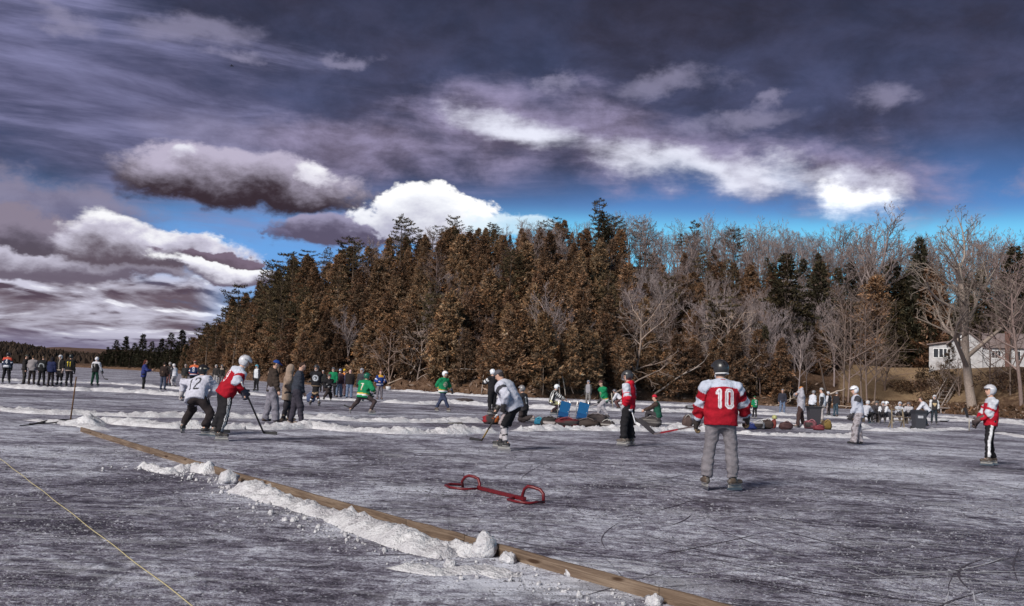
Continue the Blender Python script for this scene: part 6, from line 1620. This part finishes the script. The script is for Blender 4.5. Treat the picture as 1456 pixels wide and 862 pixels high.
# ------------------------------------------------------------------ blue folding chairs
def chair(px, py, label):
    p = at(px, py); o = empty('folding_chair', p, R_(-14), label, 'folding chair', 'blue folding chairs by the gear')
    o.scale = (.82, .82, .82)
    fr = (.45, .40, .38); bl = (.010, .11, .28)
    # seen from behind at a slant: backrest leaning to the back
    m = MB(); m.box((-.24, -.012, .20), (.24, .012, .74), bl, Matrix.Translation((0.02, -.10, .34)) @ Matrix.Rotation(R_(20), 4, 'X') @ Matrix.Rotation(R_(14), 4, 'Y')); m.build('backrest', M_NYLON, o)
    m = MB(); m.box((-.235, -.02, -.02), (.235, .016, .197), (.008, .075, .22), Matrix.Translation((0.02, -.10, .34)) @ Matrix.Rotation(R_(20), 4, 'X') @ Matrix.Rotation(R_(14), 4, 'Y')); m.build('back_pocket', M_NYLON, o)
    m = MB(); m.box((-.26, -.02, -.012), (.26, .42, .012), (.010, .09, .26), Matrix.Translation((0, -.08, .33)) @ Matrix.Rotation(R_(-10), 4, 'X')); m.build('seat', M_NYLON, o)
    for x in (-.26, .26):
        m = MB(); m.tube([(x + .02 + (.10), -.36, 1.08), (x, -.08, .30), (x - .04, .12, .02)], .020, 6, (.6, .56, .54)); m.build('back_frame', M_STEEL, o, True)
        m = MB(); m.tube([(x, .40, .40), (x, .02, .22), (x, -.26, .02)], .014, 6, fr); m.build('leg', M_STEEL, o, True)
        m = MB(); m.tube([(x + .02, -.20, .56), (x, .10, .58), (x, .34, .50)], .018, 6, (.5, .46, .44)); m.build('armrest', M_WOODB, o, True)
chair(800, 602, 'left blue folding chair behind the red and black hockey bag')
chair(826, 604, 'right blue folding chair behind the dark brown slumped bag')

# ------------------------------------------------------------------ bins
def bin_(px, py, w, h, d, col, label, lid='closed', wheels=True, yaw=0, logo=False):
    p = at(px, py); o = empty('rubbish_bin', p, R_(yaw), label, 'bin')
    m = MB(); a, b = w * .42, w * .5; c, e = d * .42, d * .5
    v = [(-a, -c, .03), (a, -c, .03), (a, c, .03), (-a, c, .03), (-b, -e, h), (b, -e, h), (b, e, h), (-b, e, h)]
    m.add(v, [(0,3,2,1),(0,1,5,4),(1,2,6,5),(2,3,7,6),(3,0,4,7),(4,5,6,7)], col); m.box((-b - .03, -e - .03, h - .05), (b + .03, e + .03, h - .002), tuple(x * .8 for x in col)); body = m.build('bin_body', M_PLASTIC, o)
    m = MB()
    if lid == 'closed':
        m.add([(-b - .04, -e - .05, h), (b + .04, -e - .05, h), (b + .04, e + .04, h), (-b - .04, e + .04, h), (-b, -e, h + .06), (b, -e, h + .06), (b, e, h + .09), (-b, e, h + .09)], [(0,3,2,1),(0,1,5,4),(1,2,6,5),(2,3,7,6),(3,0,4,7),(4,5,6,7)], tuple(x * .7 for x in col))
    else:
        m.box((-b - .18, -e - .05, h), (b + .10, e + .1, h + .05), tuple(x * .5 for x in col)); m.bar((-b - .15, e * .5, h + .03), (b + .5, e, h + .05), .1, .03, (.3, .28, .28))
    m.build('lid', M_PLASTIC, o)
    if logo:
        m = MB(); m.box((-.16, -c - .065, h * .66), (.10, -c - .045, h * .80), (.42, .42, .46)); m.build('sticker', M_CLOTH, body)
    if wheels:
        for x in (-b + .05, b - .05):
            m = MB(); m.tube([(x - .03, e, .10), (x + .03, e, .10)], .10, 12, (.02, .02, .02)); m.build('wheel', M_PLASTIC, o, True)
bin_(1306, 612, .56, .92, .6, (.045, .045, .055), 'black wheeled rubbish bin with a pale emblem, right of the resting players', logo=True)
bin_(1157, 604, .62, .90, .6, (.042, .038, .045), 'open black bin between the orange-hat man and the black and white player', lid='open', wheels=False)

# ------------------------------------------------------------------ bench, wooden chair frame, sticks on the ice, stakes
def bench():
    a = at(1232, 600.5); b = atY(1294, 600.5, a.y + .3); b.z = 0; o = empty('wooden_bench', a, atan2(b.y - a.y, b.x - a.x), 'low wooden bench by the shore under the resting players', 'bench'); L = (b - a).length
    m = MB(); m.box((-.2, .25, .36), (L + .2, .58, .41), (.13, .10, .08)); m.build('seat', M_WOODB, o)
    for x in (0, L * .33, L * .66, L): 
        m = MB(); m.box((x - .04, .28, 0), (x + .04, .55, .36), (.10, .08, .065)); m.build('leg', M_WOODB, o)
bench()
def wood_frame():
    p = at(1277, 609); o = empty('wooden_chair', p, 0, 'pale wooden chair frame standing in front of the resting players', 'chair'); c = (.24, .19, .13)
    for x in (-.32, .32):
        m = MB(); m.bar((x, 0, 0), (x * .88, .18, 1.0), .06, .04, c); m.build('back_post', M_WOODB, o)
        m = MB(); m.bar((x, .5, 0), (x * .9, .12, .45), .05, .04, c); m.build('leg', M_WOODB, o)
    for z in (.42, .62, .95):
        m = MB(); m.bar((-.31, .18 * z - .03, z), (.31, .18 * z - .03, z), .03, .07, c, (0, 1, 0)); m.build('slat', M_WOODB, o)
wood_frame()
stick(at(588, 598), at(638, 603), (.95, -.3, 0), 'long dark stick lying on the snow ridge right of green number 7', tape=(.05, .05, .05), bladelen=.5, blade=DK, bladeup=(0, .3, 1))
stick(at(604, 602.5), at(645, 603.5), (1, .1, 0), 'second dark stick crossing the first on the snow ridge', tape=(.05, .05, .05), blade=DK)
stick(at(590, 571), at(600, 573.5), (1, 1.2, 0), 'dark bent stick on the far snow ridge behind the standing green player', blade=DK, tape=DK)
def stake(px, py, h, label, col=(.4, .36, .3), lean=0):
    p = at(px, py); m = MB(); m.tube([(0, 0, 0), (lean, 0, h)], .03, 6, col); o = m.build('stake', M_WOODB, None, True, p); tag(o, label, 'stake')
stake(1378, 613, .62, 'pale stake in the ice left of the red player at the right edge')
stake(872, 584, 1.1, 'pale stake left of the red-hooded player near the far snow', lean=-.15)
stake(576, 552, .55, 'short orange and white stake at the shore above the far ridge', (.55, .35, .3))
def bucket():
    p = at(552, 555); m = MB(); m.tube([(0, 0, 0), (0, 0, .42)], [.24, .30], 14, (.55, .55, .58)); o = m.build('bucket', M_PLASTIC, None, True, p); tag(o, 'white bucket at the shore right of the blue-jersey spectator', 'bucket')
bucket()

# ------------------------------------------------------------------ house, steps, dock bench, bush
def clap_material():
    m, t, b = material('white_clapboard')
    P = t.new('ShaderNodeTexCoord').outputs['Object']; z = t.sep(P)[2]
    saw = t.m('FRACT', t.mul(z, 6.0)); n = t.noise(P, 2.0, 4, .6)
    t.l.new(t.mix(1.0, t.ramp(n, [(.3, (.40, .39, .41)), (.7, (.60, .59, .61))]), t.ramp(saw, [(0, (.80, .80, .82)), (.12, (1, 1, 1)), (1, (1, 1, 1))]), 'MULTIPLY'), b.inputs['Base Color'])
    b.inputs['Roughness'].default_value = .6; bump(t, b, saw, .02); return m
M_CLAP = clap_material()
def roof_material():
    m, t, b = material('asphalt_shingle'); P = t.new('ShaderNodeTexCoord').outputs['Object']
    n = t.noise(t.map(P, (1, 1, 3)), 2.5, 5, .7); t.l.new(t.ramp(n, [(.3, (.15, .115, .115)), (.7, (.27, .215, .21))]), b.inputs['Base Color']); b.inputs['Roughness'].default_value = .9; bump(t, b, n, .03); return m
M_ROOF = roof_material()
def brick_material():
    m, t, b = material('chimney_brick'); P = t.new('ShaderNodeTexCoord').outputs['Object']
    x, y, z = t.sep(P); br = t.new('ShaderNodeTexBrick'); t.l.new(t.map(t.xyz(t.add(x, y), z, 0.0), (3.5, 3.5, 1)), br.inputs['Vector'])
    br.inputs['Color1'].default_value = (.16, .06, .045, 1); br.inputs['Color2'].default_value = (.11, .045, .035, 1); br.inputs['Mortar'].default_value = (.2, .17, .15, 1); br.inputs['Scale'].default_value = 2.0
    t.l.new(br.outputs[0], b.inputs['Base Color']); b.inputs['Roughness'].default_value = .9; return m
M_BRICK = brick_material()
def glass_material():
    m, t, b = material('window_glass'); b.inputs['Base Color'].default_value = (.03, .035, .04, 1); b.inputs['Roughness'].default_value = .08; b.inputs['Specular IOR Level'].default_value = .6; return m
M_GLASS = glass_material()
def house():
    Y0 = 138.0
    q0 = atY(1349, 525, Y0); ox, gz = q0.x, atY(1395, 527, Y0 * .985).z; r2 = ox * ox + Y0 * Y0; th = -math.atan2(ox, Y0)
    o = empty('white_house', (ox, Y0, gz), th, 'white clapboard house with pinkish shingled roof, front gable and brick chimney', 'house')
    def hit(px, py):
        d = ray(px, py); ta = d.x / d.y; Y = r2 / (ox * ta + Y0); return atY(px, py, Y)
    def lx(px): p = hit(px, 505); return (p.x - ox) * cos(th) + (p.y - Y0) * sin(th)
    def lz(px, py): return hit(px, py).z - gz
    W1 = lx(1475) + 6; gx = lx(1397); eave = lz(1420, 492); ridge = lz(1400, 471); D = 8.0
    gp = lz(1371, 470); ge = lz(1350, 488)
    # main wing: long wall facing the lake, roof ridge parallel to it
    m = MB(); m.box((gx, .5, -1.2), (W1, D, eave)); m.build('wall', M_CLAP, o)
    m = MB(); e = .35
    m.add([(gx - .0, .5 - e, eave - .1), (W1 + e, .5 - e, eave - .1), (W1 + e, 4.2, ridge), (gx, 4.2, ridge), (W1 + e, D + e, eave - .1), (gx, D + e, eave - .1),
           (gx - .0, .5 - e, eave - .28), (W1 + e, .5 - e, eave - .28), (W1 + e, 4.2, ridge - .2), (gx, 4.2, ridge - .2), (W1 + e, D + e, eave - .28), (gx, D + e, eave - .28)],
          [(0,1,2,3),(3,2,4,5),(6,9,8,7),(9,11,10,8),(0,6,7,1),(5,4,10,11),(1,7,8,2),(2,8,10,4),(0,3,9,6),(3,5,11,9)])
    rf = m.build('roof', M_ROOF, o)
    # front gable block
    xm = gx / 2
    m = MB(); m.add([(0, 0, -1.2), (gx, 0, -1.2), (gx, 0, ge), (xm, 0, gp), (0, 0, ge), (0, D, -1.2), (gx, D, -1.2), (gx, D, ge), (xm, D, gp), (0, D, ge)],
          [(0,1,2,3,4),(9,8,7,6,5),(1,6,7,2),(0,4,9,5)]); m.build('gable_wall', M_CLAP, o)
    m = MB()
    for s in (0, 1):
        x0 = -.35 if s == 0 else gx + .35; z0 = ge - (gp - ge) * .35 / xm
        m.add([(x0, -.35, z0 + .04), (xm, -.35, gp + .04), (xm, D + .3, gp + .04), (x0, D + .3, z0 + .04), (x0, -.35, z0 + .22), (xm, -.35, gp + .22), (xm, D + .3, gp + .22), (x0, D + .3, z0 + .22)], [(0,1,2,3),(7,6,5,4),(0,4,5,1),(3,2,6,7),(0,3,7,4),(1,5,6,2)])
    m.build('gable_roof', M_ROOF, o)
    # glazed porch on the left
    pxl = lx(1321); pt = lz(1321, 491); pt2 = lz(1348, 487)
    m = MB(); m.add([(pxl, .3, -1.2), (0, .3, -1.2), (0, .3, pt2), (pxl, .3, pt), (pxl, 4, -1.2), (0, 4, -1.2), (0, 4, pt2), (pxl, 4, pt)], [(0,1,2,3),(5,4,7,6),(4,0,3,7),(3,2,6,7)]); m.build('porch_wall', M_CLAP, o)
    m = MB(); m.add([(pxl - .3, -.1, pt + .02), (-.01, -.1, pt2 + .02), (-.01, 4.2, pt2 + .02), (pxl - .3, 4.2, pt + .02), (pxl - .3, -.1, pt + .18), (-.01, -.1, pt2 + .18), (-.01, 4.2, pt2 + .18), (pxl - .3, 4.2, pt + .18)], [(0,3,2,1),(4,5,6,7),(0,1,5,4),(1,2,6,5),(2,3,7,6),(3,0,4,7)]); m.build('porch_roof', M_ROOF, o)
    def window(x0, x1, z0, z1, y, cols, dark=False):
        m = MB(); t = .09; wt = (.75, .75, .77)
        for a, b in (((x0 - t, y - .06, z0 - t), (x1 + t, y - .004, z0)), ((x0 - t, y - .06, z1), (x1 + t, y - .004, z1 + t)), ((x0 - t, y - .06, z0), (x0, y - .004, z1)), ((x1, y - .06, z0), (x1 + t, y - .004, z1))): m.box(a, b, wt)
        for i in range(1, cols):
            x = x0 + (x1 - x0) * i / cols; m.box((x - .05, y - .055, z0), (x + .05, y - .004, z1), wt)
        w = m.build('window', M_WOODB, o); m = MB(); m.box((x0, y - .03, z0), (x1, y - .002, z1)); m.build('pane', M_GLASS, w)
    window(lx(1327.5), lx(1334), lz(1330, 508), lz(1330, 496), .3, 1); window(lx(1335.5), lx(1340.5), lz(1338, 508), lz(1338, 496), .3, 1); window(lx(1342), lx(1346), lz(1344, 508), lz(1344, 496), .3, 1)
    window(lx(1367), lx(1370), lz(1370, 487), lz(1370, 477), 0, 1); window(lx(1371.5), lx(1374.5), lz(1372, 487), lz(1372, 477), 0, 1)
    window(lx(1411), lx(1423), lz(1417, 509), lz(1417, 499), .5, 3)
    window(lx(1443), lx(1451), lz(1447, 512), lz(1447, 500), .5, 2)
    x0, x1 = lx(1429), lx(1437); m = MB(); m.box((x0, -.15, -1.2), (x1, .497, lz(1433, 473))); m.box((x0 - .06, -.21, lz(1433, 474)), (x1 + .06, .6, lz(1433, 473) + .12)); m.build('chimney', M_BRICK, rf)
house()
def steps():
    P0 = tpos(1328, 1.0); top = atY(1347, 546, P0.y + 3.5); o = empty('shore_steps', P0, 0, 'grey wooden steps with handrails climbing the bank below the porch', 'steps')
    c = (.34, .29, .27); d = top - P0
    for dx in (0, 1.3):
        s = Vector((dx, 0, 0))
        m = MB(); m.bar(s + Vector((0, 0, .9)), s + d + Vector((0, 0, .9)), .09, .09, c); m.build('handrail', M_WOODB, o)
        m = MB(); m.bar(s + Vector((0, 0, .1)), s + d + Vector((0, 0, .1)), .08, .22, c); m.build('stringer', M_WOODB, o)
        for t in (.05, .5, .95):
            q = s + d * t; m = MB(); m.bar(q + Vector((0, 0, -.2)), q + Vector((0, 0, .95)), .07, .07, c, (0, 1, 0)); m.build('post', M_WOODB, o)
    for i in range(8):
        q = d * ((i + .5) / 8); m = MB(); m.box((0, -.14, -.02), (1.3, .14, .03), c, Matrix.Translation(q + Vector((0, 0, .15)))); m.build('tread', M_WOODB, o)
steps()
def dock():
    a = tpos(1339, .3); b = tpos(1374, .5); o = empty('wooden_platform', a, 0, 'low weathered wooden platform at the shore under the great bare tree', 'platform'); L = (b - a).length; c = (.30, .26, .25)
    m = MB(); m.box((0, -.3, .95), (L, .5, 1.05), c); m.build('deck', M_WOODB, o)
    for x in (.15, L / 2, L - .15):
        m = MB(); m.box((x - .06, -.2, -.3), (x + .06, -.08, .95), c); m.build('post', M_WOODB, o)
    m = MB(); m.box((0, -.34, .40), (L, -.302, .52), c); m.build('rail', M_WOODB, o)
    m = MB(); m.box((L * .72, -.1, 1.052), (L * 1.1, .9, 1.9), (.30, .27, .27)); m.build('storage_box', M_WOODB, o)
dock()
def bush(px, s, w, h, label, seed, col=(.040, .026, .018)):
    rg = np.random.default_rng(seed); n = 1400; P0 = tpos(px, s)
    d = rg.normal(0, 1, (n, 3)); d /= np.linalg.norm(d, axis=1, keepdims=True); r = rg.random(n) ** .33
    P = d * r[:, None] * np.array([w / 2, w / 2, h / 2]) * (1 + .25 * np.sin(d[:, :1] * 5 + seed)) + np.array([0, 0, h * .42]); P[:, 2] = np.maximum(P[:, 2], 0)
    L = rg.uniform(.2, .45, n); V, Fc = kites(P, d + rg.normal(0, .5, (n, 3)), L, L * .3, rg)
    o = empty('bush', P0, 0, label, 'bush'); mesh_obj('foliage', V, Fc, M_FOL, o, crown_colors(n, 4, col, .4, seed), smooth=False)
    m = MB()
    for i in range(7):
        a = i * .9; m.tube([(0, 0, -.1), (cos(a) * w * .2, sin(a) * w * .2, h * .4), (cos(a) * w * .38, sin(a) * w * .38, h * .75)], [.04, .03, .012], 4, (.12, .09, .08))
    m.build('stems', M_BARK, o)
bush(1328, 11, 5.2, 2.6, 'rounded dark bush on the lawn below the porch', 3)
bush(1338, 6.5, 6.0, 3.0, 'brown thicket on the bank below the dark bush', 4, (.060, .036, .026))
bush(1296, 9, 4.5, 1.6, 'low brown scrub on the bank above the resting players', 5, (.075, .045, .03))
bush(1440, 10, 7.0, 2.6, 'brown scrub on the bank below the right end of the house', 6, (.075, .045, .035))
def bird():
    q = atY(330, 94, 120); o = empty('bird', q, 0, 'tiny dark bird flying high in the upper left sky', 'bird')
    F_ = Field(); F_.cap((-.12, 0, 0), (.14, .05, .01), .05, .03, 'b'); F_.ell((.18, .06, .02), np.eye(3), (.04, .035, .035), 'h'); F_.cap((-.12, 0, 0), (-.25, -.03, 0), .03, .045, 't')
    for s in (-1, 1):
        F_.cap((0, .02 * s, .02), (-.02, .18 * s, .10), .045, .032, 'w'); F_.cap((-.02, .18 * s, .10), (-.10, .36 * s, .04), .032, .010, 'w')
    V, Q = F_.mesh(.016); mesh_obj('bird_body', V, Q, M_CLOTH, o, np.tile(np.array((.02, .018, .02)), (len(V), 1)))
bird()
